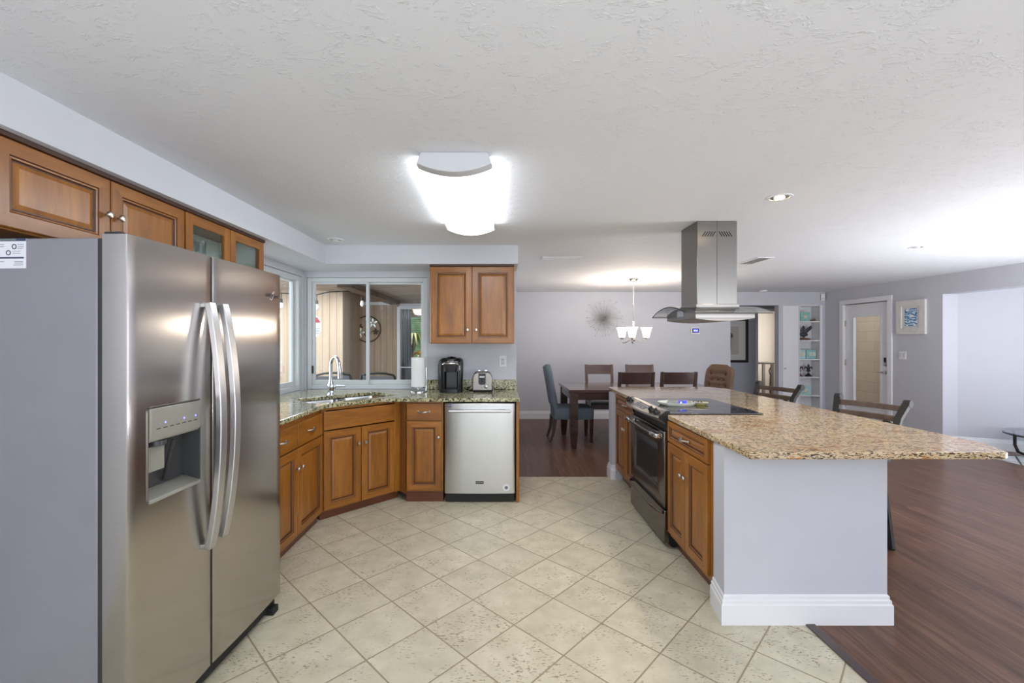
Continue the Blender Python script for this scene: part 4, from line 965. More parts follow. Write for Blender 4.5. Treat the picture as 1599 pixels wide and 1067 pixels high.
def side_chair(label, loc, rz, mat):
    """front of the chair faces local -y"""
    t = thing('dining_chair', label, 'chair', loc, rz, 'wooden dining chairs along the table')
    W = .225
    for sx in (-1, 1):
        x = sx * (W - .02)
        MB().tube([(x, .19, 0), (x, .20, .45), (x, .215, .70), (x * 1.02, .262, 1.03)], [.02, .022, .022, .019], 4, .8, (1, 0, 0), square=True).build('back_post', mat, t, smooth=0, bevel=.003)
        MB().rings([[(x - a, -.19 - a, z), (x + a, -.19 - a, z), (x + a, -.19 + a, z), (x - a, -.19 + a, z)] for a, z in ((.014, 0), (.022, .43))]).build('leg', mat, t, smooth=0)
    def rail(y0, y1, z0, z1):
        rings = []
        for i in range(9):
            u = i / 8; x = -(W - .03) + 2 * (W - .03) * u; bo = .018 * (1 - (2 * u - 1) ** 2)
            rings.append([(x, y0 + bo - .011, z0), (x, y0 + bo + .011, z0), (x, y1 + bo + .011, z1), (x, y1 + bo - .011, z1)])
        MB().rings(rings).build('back_rail', mat, t, smooth=20, bevel=.002)
    rail(.238, .262, .875, 1.025); rail(.216, .220, .70, .735)
    MB().box(-W + .02, W - .02, -.20, -.18, .37, .44).box(-W + .01, -W + .03, -.18, .19, .37, .44).box(W - .03, W - .01, -.18, .19, .37, .44).box(-W + .02, W - .02, .18, .2, .37, .44).build('seat_frame', mat, t)
    MB().rings([[(x, y, z) for x, y in rr_(-W + i, W - i, -.225 + i, .20 - i, .03)] for z, i in ((.438, 0), (.475, .0), (.492, .03))]).build('seat_cushion', M['leather'], t, smooth=40)
    return t
c1 = side_chair('wooden dining chair in lit-front tone against the far wall, nearer the blue armless chair', (1.617, 6.88, 0), 0, M['espresso_lit'])
dup(c1, (2.275, 6.88, 0), 0, 'wooden dining chair in lit-front tone against the far wall, below the chandelier')
c3 = side_chair('dark wooden dining chair seen from behind, closest to the range', (1.705, 5.72, 0), 180, M['espresso'])
dup(c3, (2.235, 5.72, 0), 180, 'dark wooden dining chair seen from behind, nearer the tufted brown chair')
def parsons(label, loc, rz, fab, tufted, group=None, high=1.075):
    """front faces local -y"""
    t = thing('upholstered_chair', label, 'chair', loc, rz)
    W = .235
    for sx in (-1, 1):
        MB().rings([[(sx * .195 - a, -.235 - a, z), (sx * .195 + a, -.235 - a, z), (sx * .195 + a, -.235 + a, z), (sx * .195 - a, -.235 + a, z)] for a, z in ((.015, 0.004), (.026, .33))]).build('leg', M['espresso'], t, smooth=0)
        MB().tube([(sx * .19, .335, .004), (sx * .19, .29, .14), (sx * .19, .265, .34)], [.014, .02, .026], 4, 1, (1, 0, 0), square=True).build('leg', M['espresso'], t, smooth=0)
        MB().lathe([(.012, 0), (.012, .005)], (sx * .195, -.235, 0), 10).build('glide', M['white'], t)
        MB().lathe([(.012, 0), (.012, .005)], (sx * .19, .335, 0), 10).build('glide', M['white'], t)
    MB().rings([[(x, y, z) for x, y in rr_(-W + i, W - i, -.27 + i, .28 - i, .05)] for z, i in ((.33, .006), (.345, 0), (.45, -.004), (.485, .012), (.495, .05))]).build('seat', fab, t, smooth=40)
    # back: outline with arched top, leaning, cushioned front
    n = 64 if tufted else 24; na = 72 if tufted else 28; rings = []
    def lean(z): return .10 * (max(0, z - .42) / .6) ** 1.1
    zs = [.34 + (high - .34) * i / n for i in range(n + 1)]
    for i, z in enumerate(zs):
        top = high - .16
        wd = W if z < top else W * (1 - .05 * ((z - top) / .16) - .45 * ((z - top) / .16) ** 3.5)
        f = 1 if z < high - .03 else .55
        y0 = .205 + lean(z); th = (.10 if z > .5 else .085) * f
        ring = []
        for j in range(na):
            a = 2 * pi * j / na; cx_, sx_ = cos(a), sin(a)
            px = wd * (abs(cx_) ** .45) * (1 if cx_ > 0 else -1); py = y0 + th / 2 + th / 2 * (abs(sx_) ** .6) * (1 if sx_ > 0 else -1)
            if tufted and sx_ < 0:
                d = 0
                for bx_, bz_ in TUFT: d += .034 * math.exp(-((px - bx_) ** 2 + (z - bz_) ** 2) / .0011)
                py += d
            ring.append((px, py, z))
        rings.append(ring)
    bk = MB().rings(rings).build('back', fab, t, smooth=60)
    if tufted:
        for bx_, bz_ in TUFT: MB().ball((bx_, .205 + lean(bz_) + .022, bz_), .014, 10).build('tuft_button', M['button'], bk)
    return t
TUFT = [(x, z) for z, xs in ((.62, (-.14, -.047, .047, .14)), (.70, (-.095, 0, .095)), (.78, (-.14, -.047, .047, .14)), (.86, (-.095, 0, .095)), (.94, (-.12, -.04, .04, .12))) for x in xs]
parsons('blue grey upholstered armless chair at the left end of the table', (1.035, 6.27, 0), 90, M['blue_fabric'], False)
parsons('brown button-tufted upholstered chair at the right end of the table', (2.86, 6.20, 0), -68, M['brown_fabric'], True)

# chandelier
cl = thing('chandelier', 'small brass-toned chandelier with three lit white glass shades', 'chandelier', (1.905, 6.24, 0))
MB().lathe([(.012, CEIL - .04), (.05, CEIL - .028), (.066, CEIL - .008), (.066, CEIL)], (0, 0, 0), 24).build('canopy', M['nickel'], cl, smooth=40)
mb = MB()
z = CEIL - .045
k = 0
while z > 1.93:
    pts = []
    for j in range(13):
        a = 2 * pi * j / 12; u, v_ = .008 * cos(a), .015 * sin(a)
        pts.append((u, 0, z - .014 + v_) if k % 2 == 0 else (0, u, z - .014 + v_))
    mb.tube(pts, .002, 5, caps=False); z -= .022; k += 1
mb.build('chain', M['nickel'], cl)
MB().lathe([(.004, 1.93), (.012, 1.915), (.005, 1.895), (.006, 1.70), (.011, 1.69), (.006, 1.68), (.008, 1.48), (.02, 1.465), (.026, 1.44), (.018, 1.415), (.006, 1.40), (.010, 1.39), (.002, 1.375)], (0, 0, 0), 16).build('stem', M['nickel'], cl, smooth=40)
pl = bpy.data.lights.new('chandelier_bulb', 'POINT'); pl.energy = 17; pl.color = (1, .88, .74); pl.shadow_soft_size = .05
for a in (8, 128, 248):
    ca, sa = cos(R(a)), sin(R(a))
    pts = [(0, 1.44), (.07, 1.425), (.13, 1.39), (.175, 1.385), (.195, 1.41), (.195, 1.455)]
    ar = MB().tube([(ca * r, sa * r, z) for r, z in pts], .0055, 8).build('arm', M['nickel'], cl, smooth=60)
    MB().lathe([(.006, 1.44), (.028, 1.45), (.03, 1.462), (.01, 1.465)], (ca * .195, sa * .195, 0), 16).build('shade_holder', M['nickel'], ar, smooth=40)
    MB().lathe([(.03, 1.463), (.043, 1.47), (.05, 1.51), (.060, 1.56), (.080, 1.605), (.077, 1.605), (.056, 1.56), (.045, 1.51), (.036, 1.475)], (ca * .195, sa * .195, 0), 24, cap=False).build('glass_shade', M['shade_glass'], ar, smooth=60)
    lo = bpy.data.objects.new('chandelier_bulb', pl); COL.objects.link(lo); lo.location = (1.905 + ca * .195, 6.24 + sa * .195, 1.62)
# sunburst wall art
sb = thing('sunburst_wall_art', 'round silver sunburst wall art of radiating beaded rods on the far wall', 'wall art', (1.885, YF - .004, 1.815))
MB().ball((0, -.03, 0), .02, 12).build('hub', M['silver_rod'], sb, smooth=60)
ray0 = bead = None
rays = []
gold = pi * (3 - math.sqrt(5))
for i in range(80):
    y = .04 + .9 * (i / 79); r_ = math.sqrt(1 - y * y) if y < 1 else 0; a = i * gold
    d = Vector((r_ * cos(a), -y, r_ * sin(a)))
    L = .38 * (1 if i % 2 else .84) * (1 - .55 * y)
    if ray0 is None:
        ray0 = MB().tube([(0, 0, 0), (0, 0, 1)], [.008, .006], 5).ball((0, 0, 1.0), .027, 6, (1, 1, .9)).build('ray', M['silver_rod'], sb, smooth=60); o = ray0
    else:
        o = ray0.copy(); COL.objects.link(o); o.parent = sb
    o.rotation_mode = 'QUATERNION'; o.rotation_quaternion = d.to_track_quat('Z', 'Y'); o.location = (0, -.03, 0); o.scale = (.38, .38, L)
# thermostat
tm = thing('thermostat', 'white thermostat with blue lit screen on the far wall right of chandelier', 'thermostat', (3.545, YF, 1.595))
MB().box(-.085, .085, -.022, 0, -.062, .062).build('housing', M['white'], tm, bevel=.008)
MB().box(-.062, .062, -.0235, -.0215, -.035, .045).build('bezel', M['navy'], tm)
MB().box(-.048, .048, -.0245, -.0232, -.024, .034).build('screen', M['lcd'], tm)
for x in (-.026, .0, .024): MB().box(x - .008, x + .008, -.0252, -.0244, -.008, .02).build('screen_digits', M['lcd_text'], tm)

# ceiling lamp of the kitchen
kl = thing('ceiling_light', 'long lit wraparound ceiling light over the kitchen floor', 'ceiling light', (-.213, 2.70, CEIL))
W = .172; L = .655
def arcp(w_, drop, y, n=14, base=-.052): return [(-w_, y, base)] + [(-w_ + 2 * w_ * i / n, y, base - .0 - drop * (1 - (2 * i / n - 1) ** 2)) for i in range(1, n)] + [(w_, y, base)]
def section(w_, y): return [(-w_ * .9, y, 0)] + arcp(w_, .04, y) + [(w_ * .9, y, 0)]
MB().rings([section(W, -L + .07), section(W, L - .07)], True, True, True).build('diffuser', M['diffuser'], kl, smooth=40)
for s_ in (-1, 1):
    MB().rings([section(W + .006, s_ * (L - .075)), section(W + .008, s_ * (L - .03)), section(W + .002, s_ * L)], True, True, True).build('end_cap', M['endcap'], kl, smooth=30, bevel=.004)
# recessed lights, vents, detectors on the ceiling
def downlight(label, x, y, lit, r=.07):
    t = thing('recessed_light', label, 'ceiling light', (x, y, CEIL))
    MB().lathe([(r * .72, -.001), (r * .78, -.006), (r, -.005), (r * 1.04, -.0005)], (0, 0, 0), 32, cap=False).build('trim_ring', M['white'], t, smooth=40)
    MB().lathe([(.001, -.0015), (r * .74, -.0015), (r * .74, -.003), (.001, -.003)], (0, 0, 0), 28).build('baffle', M['nickel'], t)
    MB().ball((0, 0, -.004), r * .42, 14, (1, 1, .35)).build('bulb', M['bulb_lit'] if lit else M['bulb_glass'], t, smooth=60)
    return t
downlight('lit recessed ceiling light between kitchen lamp and range hood side', 1.717, 2.69, True)
downlight('unlit recessed ceiling light in the corner above the sink', -1.43, 3.82, False)
downlight('unlit recessed ceiling light over the living area near the right wall', 3.93, 4.13, False, .06)
sl = bpy.data.lights.new('recessed_spot', 'SPOT'); sl.energy = 45; sl.color = (1, .84, .62); sl.spot_size = R(105); sl.spot_blend = .6; sl.shadow_soft_size = .05
so = bpy.data.objects.new('recessed_spot', sl); COL.objects.link(so); so.location = (1.717, 2.69, CEIL - .035)
def vent(label, x0, x1, y0, y1, along):
    t = thing('ceiling_vent', label, 'vent', ((x0 + x1) / 2, (y0 + y1) / 2, CEIL))
    hx_, hy_ = (x1 - x0) / 2, (y1 - y0) / 2; b_ = .018
    MB().box(-hx_, hx_, -hy_, -hy_ + b_, -.008, 0).box(-hx_, hx_, hy_ - b_, hy_, -.008, 0).box(-hx_, -hx_ + b_, -hy_ + b_, hy_ - b_, -.008, 0).box(hx_ - b_, hx_, -hy_ + b_, hy_ - b_, -.008, 0).build('frame', M['white'], t, bevel=.002)
    MB().box(-hx_ + b_, hx_ - b_, -hy_ + b_, hy_ - b_, -.0015, -.0003).build('dark_opening', M['gasket'], t)
    n = 4
    for i in range(n):
        if along == 'x':
            y = -hy_ + b_ + (2 * hy_ - 2 * b_) * (i + .5) / n; MB().prism([(y - .004, -.001), (y + .004, -.008), (y + .006, -.007), (y - .002, -.0005)], -hx_ + b_, hx_ - b_, 'x').build('louver', M['white'], t)
        else:
            x = -hx_ + b_ + (2 * hx_ - 2 * b_) * (i + .5) / n; MB().prism([(x + .004, -.001), (x - .004, -.012), (x - .006, -.011), (x + .002, -.0005)], -hy_ + b_, hy_ - b_, 'y').build('louver', M['white'], t)
vent('white ceiling vent near the end of the kitchen wall', .45, .87, 4.60, 4.76, 'x')
vent('white ceiling vent to the right of the range hood', 2.73, 2.90, 4.62, 5.03, 'y')
sd = thing('smoke_detector', 'white round smoke detector on ceiling above the hall opening', 'smoke detector', (4.63, 7.70, CEIL))
MB().lathe([(.001, -.03), (.045, -.03), (.06, -.02), (.065, 0)], (0, 0, 0), 24).build('cover', M['white'], sd, smooth=40)
MB().lathe([(.012, -.033), (.014, -.029)], (0, 0, 0), 12).build('test_button', M['stone_plate'], sd)
ms = thing('motion_sensor', 'small white motion sensor high in the far right corner', 'sensor', (5.84, YF - .03, 2.20), -40)
MB().prism(rr_(-.03, .03, -.022, .022, .012), -.06, .06).build('housing', M['white'], ms, bevel=.004)
MB().box(-.02, .02, -.025, -.02, -.045, -.005).build('lens', M['stone_plate'], ms, bevel=.003)

# ------------------------------------------------------------------ hall opening: picture, door, bedroom console
pc = thing('framed_picture', 'dark framed botanical print on the hall wall', 'picture', (4.73, 9.0, 1.42))
MB().box(-.35, .35, -.012, 0, -.44, .44).build('mat_board', M['mat_board'], pc)
f = MB()
for a in ((-.36, -.31, -.45, .45), (.31, .36, -.45, .45), (-.31, .31, -.45, -.40), (-.31, .31, .40, .45)): f.box(a[0], a[1], -.035, 0, a[2], a[3])
f.build('frame', M['frame_black'], pc, bevel=.003)
MB().box(-.17, .17, -.0135, -.0118, -.29, .29).build('print', M['print_paper'], pc)
g = MB().tube([(0, -.0145, -.18), (.005, -.0145, 0), (-.005, -.0145, .1)], .006, 6)
for i in range(9):
    a = 2 * pi * i / 9; g.quad([(0, -.0145, .1), (.04 * cos(a - .3), -.0145, .1 + .04 * sin(a - .3)), (.075 * cos(a), -.0145, .1 + .075 * sin(a)), (.04 * cos(a + .3), -.0145, .1 + .04 * sin(a + .3))])
g.quad([(0, -.0145, -.1), (.05, -.0145, -.04), (.075, -.0145, .0), (.03, -.0145, -.06)]).quad([(0, -.0145, -.06), (-.05, -.0145, .0), (-.075, -.0145, .03), (-.03, -.0145, -.03)]).build('botanical_drawing', M['ink'], pc, smooth=0)
d1 = struct(thing('door_1', 'white open bedroom door in the hall doorway', 'door', (5.285, 9.10, 0), 62), 'white open bedroom door in the hall doorway', 'door')
MB().box(.0, .72, 0, .035, .01, 2.03).build('door_leaf', M['trim'], d1, bevel=.002)
MB().lathe([(.012, 0), (.012, .03), (.027, .04), (.027, .06), (.012, .068)], (.655, 0, .95), 16, '-y').build('knob', M['nickel'], d1, smooth=40)
S(MB().box(5.25, 5.30, 8.985, 9.135, 0, 2.07).box(5.98, 6.04, 8.985, 9.135, 0, 2.07).box(5.30, 5.98, 8.985, 9.135, 2.02, 2.07), 'trim_4', M['trim'], 'white casing around the hall doorway', 'trim', bevel=.003)
ct_ = thing('console_table', 'grey metal console table in the bedroom beyond the hall', 'table', (6.35, 10.6, 0), 0)
MB().box(-.45, .20, -.2, .2, .86, .90).build('table_top', M['grey_metal'], ct_, bevel=.004)
for x in (-.43, .10):
    for y in (-.17, .17): MB().box(x, x + .06, y - .02, y + .02, 0, .86).build('leg', M['grey_metal'], ct_)
MB().tube([(.09, -.18, .78), (.05, -.18, .70), (.085, -.18, .60), (.07, -.18, .3), (.085, -.18, .02)], .012, 8).build('bracket', M['iron'], ct_)
mr = MB().box(6.02, 6.12, 11.22, 11.295, 1.08, 1.72).build('wall_screen', M['frame_black'], None, bevel=.004)
tag(mr, 'narrow dark upright screen edge on the bedroom wall', 'screen')
vs = MB().lathe([(.001, 0), (.06, .0), (.075, .03), (.05, .07), (.02, .09)], (6.05, 10.55, .90), 16).build('bowl', M['white_ceramic'], None, smooth=50)
tag(vs, 'small white bowl on the bedroom console table', 'bowl')

# closet panel and display niche at the far wall
d2 = struct(thing('door_2', 'flush white closet door beside the shelf niche', 'door', (5.10, YF, 0)), 'flush white closet door beside the shelf niche', 'door')
MB().box(.03, .31, -.012, 0, .01, 2.05).build('door_leaf', M['trim'], d2, bevel=.002)
MB().lathe([(.007, 0), (.007, .012), (.016, .02), (.016, .03), (.006, .034)], (.055, -.012, .92), 14, '-y').build('knob', M['nickel'], d2, smooth=40)
nx0, nx1, nd = 5.425, 5.84, .26
sh = thing('shelf_niche', 'white built-in niche with five shelves in the far wall corner', 'shelves', (0, 0, 0))
MB().box(nx0, nx0 + .012, YF - .006, YF + nd, 0, 2.06).box(nx1 - .012, nx1, YF - .006, YF + nd, 0, 2.06).box(nx0 + .012, nx1 - .012, YF + nd - .012, YF + nd, 0, 2.06).box(nx0 + .012, nx1 - .012, YF, YF + nd - .012, 2.048, 2.06).build('case', M['trim'], sh, smooth=0)
MB().box(nx1 - .045, nx1, YF - .02, YF - .006, 0, 2.06).build('face_strip', M['trim'], sh, bevel=.002)
SHZ = (1.774, 1.426, 1.084, .759, .422)
for zz in SHZ:
    pts = [(nx0 + .0125, YF + nd - .013), (nx0 + .0125, YF + .05)] + [(nx0 + .0125 + .36 * sin(R(9 * i)) , YF + .05 - .05 * (1 - cos(R(9 * i))) * 1.0) for i in range(1, 11)] + [(nx1 - .0125, YF + .0), (nx1 - .0125, YF + nd - .013)]
    MB().prism(pts, zz - .02, zz).build('shelf', M['trim'], sh, bevel=.002, smooth=0)
def block(label, x, z, w_, h_, mat, star, ang=0):
    t = thing('decor_block', label, 'block', (x, YF + .11, z), ang)
    MB().box(-w_ / 2, w_ / 2, -.02, .02, 0, h_).build('block', M[mat], t, bevel=.003)
    if star:
        m_ = MB(); pts = []
        for i in range(10):
            a = pi / 2 + 2 * pi * i / 10; r = (.075 if i % 2 == 0 else .024) * min(1, h_ / .17); pts.append((r * cos(a), h_ / 2 + r * sin(a)))
        m_.prism(pts, -.032, -.019, 'y').build('starfish', M['shell'], t, bevel=.002)
    else:
        for q in (-.2, .15): MB().box(w_ * q, w_ * q + .05, -.022, -.019, h_ * .3, h_ * .75).build('shell_relief', M['shell'], t, bevel=.004)
block('teal block with starfish on the top niche shelf', 5.60, SHZ[0] + .0005, .175, .165, 'teal', True)
block('pale teal block with shells on the middle niche shelf, next to a darker teal one', 5.535, SHZ[2] + .0005, .16, .165, 'pale_teal', False)
block('teal block with shells at the right end of the middle niche shelf', 5.715, SHZ[2] + .0005, .18, .165, 'teal', False)
block('pale aqua block with starfish on the lowest niche shelf', 5.60, SHZ[4] + .0005, .20, .165, 'pale_teal', True)
o = MB().ball((0, 0, .045), .045, 12, (.7, .7, 1)).ball((.0, -.01, .10), .024, 10).build('figurine', M['slate'], None, (5.47, YF + .12, SHZ[0] + .0005), smooth=60); tag(o, 'small dark figurine left of the starfish block on the top niche shelf', 'figurine')
o = MB().ball((0, 0, .018), .055, 12, (1.1, .8, .33)).ball((.03, 0, .03), .02, 8).build('driftwood_piece', M['driftwood'], None, (5.745, YF + .10, SHZ[0] + .0005), smooth=60); tag(o, 'flat brown driftwood piece on the top niche shelf', 'ornament')
bt = thing('bird_sculpture', 'dark bird sculpture with raised wings on a brown base, second niche shelf', 'sculpture', (5.60, YF + .12, SHZ[1] + .0005))
MB().ball((0, 0, .02), .11, 14, (1.1, .6, .22)).build('base', M['driftwood'], bt, smooth=60)
MB().ball((0, 0, .10), .05, 12, (1.5, .7, .75)).ball((-.09, 0, .13), .022, 8).tube([(.0, 0, .08), (.0, 0, .02)], .012, 6).build('body', M['slate'], bt, smooth=60)
for sx, tilt in ((-1, .02), (1, .10)): MB().tube([(sx * .01, .0, .11), (sx * .03 + tilt * .3, 0, .18), (sx * .03 + tilt, 0, .24), (sx * .03 + tilt, 0, .27)], [.02, .036, .03, .006], 10, .4).build('wing', M['slate'], bt, smooth=60)
def fleur(label, x, mat):
    t = thing('fleur_de_lis_ornament', label, 'ornament', (x, YF + .11, SHZ[3] + .0005)); t.scale = (.84, .84, .95)
    MB().box(-.065, .065, -.035, .035, 0, .02).box(-.045, .045, -.028, .028, .02, .04).box(-.025, .025, -.02, .02, .04, .065).build('base', M[mat], t, bevel=.004)
    m_ = MB().tube([(0, 0, .06), (0, 0, .12), (0, 0, .17), (0, 0, .215), (0, 0, .245)], [.012, .014, .03, .022, .004], 10, .6)
    for sx in (-1, 1): m_.tube([(sx * .008, 0, .10), (sx * .03, 0, .16), (sx * .062, 0, .185), (sx * .082, 0, .16), (sx * .07, 0, .135)], [.008, .014, .016, .014, .006], 8, .7).tube([(sx * .005, 0, .11), (sx * .03, 0, .085), (sx * .045, 0, .095)], [.006, .008, .005], 8)
    m_.box(-.035, .035, -.018, .018, .105, .125).build('lily', M[mat], t, smooth=50)
fleur('dark red fleur-de-lis ornament on the fourth niche shelf', 5.50, 'red_iron')
fleur('black fleur-de-lis ornament on the fourth niche shelf', 5.675, 'frame_black')

# ------------------------------------------------------------------ right wall: glazed door, picture, switch
d3 = struct(thing('door_3', 'white exterior door with tall glass pane in right wall', 'door', (XR, DY1, 0), -90), 'white exterior door with tall glass pane in right wall', 'door')
dwid = DY1 - DY0
MB().box(0, .078, -.018, .12, 0, 2.03).box(dwid - .078, dwid, -.018, .12, 0, 2.03).box(0, dwid, -.018, .12, 2.03, 2.105).build('casing', M['trim'], d3, bevel=.004)
gl0, gl1, gz0, gz1 = .245, .775, .34, 1.82
lf = MB().box(.082, gl0, .03, .075, .012, 2.022).box(gl1, dwid - .082, .03, .075, .012, 2.022).box(gl0, gl1, .03, .075, .012, gz0).box(gl0, gl1, .03, .075, gz1, 2.022).build('door_leaf', M['trim'], d3, smooth=0)
m_ = MB()
for a in ((gl0 - .018, gl0 + .012, gz0 - .018, gz1 + .018), (gl1 - .012, gl1 + .018, gz0 - .018, gz1 + .018), (gl0 + .012, gl1 - .012, gz0 - .018, gz0 + .012), (gl0 + .012, gl1 - .012, gz1 - .012, gz1 + .018)): m_.box(a[0], a[1], .022, .06, a[2], a[3])
m_.build('glazing_bead', M['trim'], lf, bevel=.003)
MB().box(gl0 + .01, gl1 - .01, .045, .052, gz0 + .01, gz1 - .01).build('glass_pane', M['glass'], lf, smooth=0)
for zz in (1.66, 1.0, .3): MB().box(.078, .094, .012, .03, zz, zz + .10).build('hinge', M['nickel'], lf, bevel=.002)
lk = MB().box(.848, .908, .004, .03, 1.03, 1.165).build('keypad_lock', M['nickel'], lf, bevel=.006)
MB().box(.856, .900, .001, .0045, 1.09, 1.155).build('keypad', M['matte_black'], lk)
MB().lathe([(.016, 0), (.016, .012), (.01, .014)], (.878, .004, 1.055), 14, '-y').build('thumb_turn', M['steel_handle'], lk)
MB().lathe([(.03, 0), (.03, .012), (.014, .016), (.012, .04)], (.878, .03, .93), 18, '-y').tube([(.878, -.012, .93), (.83, -.018, .932), (.765, -.014, .928)], [.011, .010, .008], 10).build('lever_handle', M['nickel'], lf, smooth=50)
pw = thing('wave_picture', 'square blue wave picture in whitewashed frame on the right wall', 'picture', (XR, 6.275, 1.752), -90)
fx_ = .222; m_ = MB()
for a in ((-fx_, -fx_ + .085, -.245, .245), (fx_ - .085, fx_, -.245, .245), (-fx_ + .085, fx_ - .085, -.245, -.16), (-fx_ + .085, fx_ - .085, .16, .245)): m_.box(a[0], a[1], -.032, 0, a[2], a[3])
m_.build('frame', M['whitewash'], pw, bevel=.004)
MB().box(-fx_ + .08, fx_ - .08, -.02, 0, -.165, .165).build('mat_board', M['whitewash'], pw)
# sea picture
m, nt, b = new_mat('blue_wave_painting')
wv = N(nt, 'ShaderNodeTexWave', bands_direction='Z'); wv.inputs['Scale'].default_value = 4.5; wv.inputs['Distortion'].default_value = 9; wv.inputs['Detail Scale'].default_value = 3.0
nt.links.new(coords(nt, (1, 1, 1.6)), wv.inputs[0])
r = ramp(nt, [(.1, lin((60, 110, 160))), (.5, lin((126, 172, 208))), (.85, lin((225, 236, 242)))]); nt.links.new(wv.outputs['Fac'], r.inputs[0]); nt.links.new(r.outputs[0], b.inputs['Base Color'])
M['sea'] = m
MB().box(-.088, .098, -.024, -.019, -.125, .125).build('wave_painting', M['sea'], pw)
plate('light_switch', 'white two-gang light switch plate below the wave picture', 'switch', (XR, 6.42, 1.205), -90, 2, 'switch')
# block wall outside the door
m, nt, b = new_mat('tan_concrete_block')
br = N(nt, 'ShaderNodeTexBrick'); nt.links.new(coords(nt, (1, 1, 1), (pi / 2, 0, pi / 2) if False else (0, 0, 0)), br.inputs[0])
tc = N(nt, 'ShaderNodeTexCoord'); sp_ = N(nt, 'ShaderNodeSeparateXYZ'); cb_ = N(nt, 'ShaderNodeCombineXYZ')
nt.links.new(tc.outputs['Object'], sp_.inputs[0]); nt.links.new(sp_.outputs[1], cb_.inputs[0]); nt.links.new(sp_.outputs[2], cb_.inputs[1]); nt.links.new(cb_.outputs[0], br.inputs[0])
br.inputs['Scale'].default_value = 1; br.inputs['Brick Width'].default_value = .4; br.inputs['Row Height'].default_value = .2; br.inputs['Mortar Size'].default_value = .006
br.inputs['Color1'].default_value = lin((226, 203, 172)); br.inputs['Color2'].default_value = lin((220, 196, 166)); br.inputs['Mortar'].default_value = lin((204, 182, 154))
nt.links.new(br.outputs[0], b.inputs['Base Color']); b.inputs['Roughness'].default_value = .8
M['block'] = m
S(MB().box(7.35, 7.5, 6.3, 12.0, -.05, 2.6), 'wall_outside', M['block'], 'tan concrete block wall outside the glazed door', 'wall', smooth=0)
# glass coffee table in the entry
gt = thing('coffee_table', 'round glass table with curved dark iron legs at the right edge', 'table', (6.50, 5.08, 0))
MB().lathe([(.001, .31), (.45, .31), (.455, .316), (.45, .322), (.001, .322)], (0, 0, 0), 40).build('glass_top', M['table_glass'], gt, smooth=30)
MB().lathe([(.43, .296), (.447, .296), (.447, .3095), (.43, .3095), (.43, .296)], (0, 0, 0), 40, cap=False).build('rim_ring', M['iron'], gt, smooth=30)
for i in range(4):
    a = R(190 + 90 * i); ca, sa = cos(a), sin(a)
    MB().tube([(ca * r, sa * r, z) for r, z in ((.42, .30), (.40, .22), (.40, .12), (.37, .04), (.30, .015), (.2, .03), (.12, .09), (.05, .12), (0, .12))], .016, 8).build('leg', M['iron'], gt, smooth=60)

# ------------------------------------------------------------------ enclosed patio beyond the kitchen windows
m, nt, b = new_mat('tan_grooved_siding')
g_ = N(nt, 'ShaderNodeNewGeometry'); sp_ = N(nt, 'ShaderNodeSeparateXYZ'); nt.links.new(g_.outputs['Position'], sp_.inputs[0])
ad = N(nt, 'ShaderNodeMath', operation='ADD'); nt.links.new(sp_.outputs[0], ad.inputs[0]); nt.links.new(sp_.outputs[1], ad.inputs[1])
dv = N(nt, 'ShaderNodeMath', operation='MULTIPLY_ADD'); dv.inputs[1].default_value = 1 / .1; dv.inputs[2].default_value = 60; nt.links.new(ad.outputs[0], dv.inputs[0])
fr_ = N(nt, 'ShaderNodeMath', operation='FRACT'); nt.links.new(dv.outputs[0], fr_.inputs[0])
r = ramp(nt, [(0, (0, 0, 0, 1)), (.03, (0, 0, 0, 1)), (.05, (1, 1, 1, 1)), (.95, (1, 1, 1, 1)), (.97, (0, 0, 0, 1))]); nt.links.new(fr_.outputs[0], r.inputs[0])
n_ = noise(nt, coords(nt, (40, 40, 1.5)), 1, 4)
rc_ = ramp(nt, [(.3, lin((166, 146, 126))), (.7, lin((186, 166, 144)))]); nt.links.new(n_.outputs['Fac'], rc_.inputs[0])
c_ = mix(nt, r.outputs[0], lin((146, 126, 107)), rc_.outputs[0]); nt.links.new(c_, b.inputs['Base Color']); b.inputs['Roughness'].default_value = .8
bump(nt, b, r.outputs[0], .5, .008)
M['siding'] = m
m, nt, b = new_mat('weathered_ceiling_boards')
v = coords(nt, (1, 1, 1), (0, 0, .45)); br = N(nt, 'ShaderNodeTexBrick'); nt.links.new(v, br.inputs[0]); br.inputs['Scale'].default_value = 1
br.inputs['Brick Width'].default_value = 3.0; br.inputs['Row Height'].default_value = .18; br.inputs['Mortar Size'].default_value = .006
br.inputs['Color1'].default_value = lin((150, 132, 114)); br.inputs['Color2'].default_value = lin((164, 146, 126)); br.inputs['Mortar'].default_value = lin((96, 82, 70))
nt.links.new(br.outputs[0], b.inputs['Base Color']); b.inputs['Roughness'].default_value = .8
M['boards'] = m
PY1, PY2 = 6.2, 7.0
S(MB().box(-7.0, .03, YB + .14, 9.5, -.08, -.001), 'floor', M['grey_sling'], 'grey concrete floor of the enclosed patio', 'floor', smooth=0)
S(MB().box(-1.7, .03, YB + .14, 7.0, 2.05, 2.299).box(-7.0, -1.7, YB + .14, 7.0, 2.13, 2.299), 'ceiling_patio', M['boards'], 'weathered board ceiling of the enclosed patio', 'ceiling', smooth=0)
S(MB().box(-1.72, -1.58, YB + .145, 6.95, 1.985, 2.0495), 'beam', M['beam_wood'], 'dark brown beam under the patio ceiling', 'beam', smooth=0)
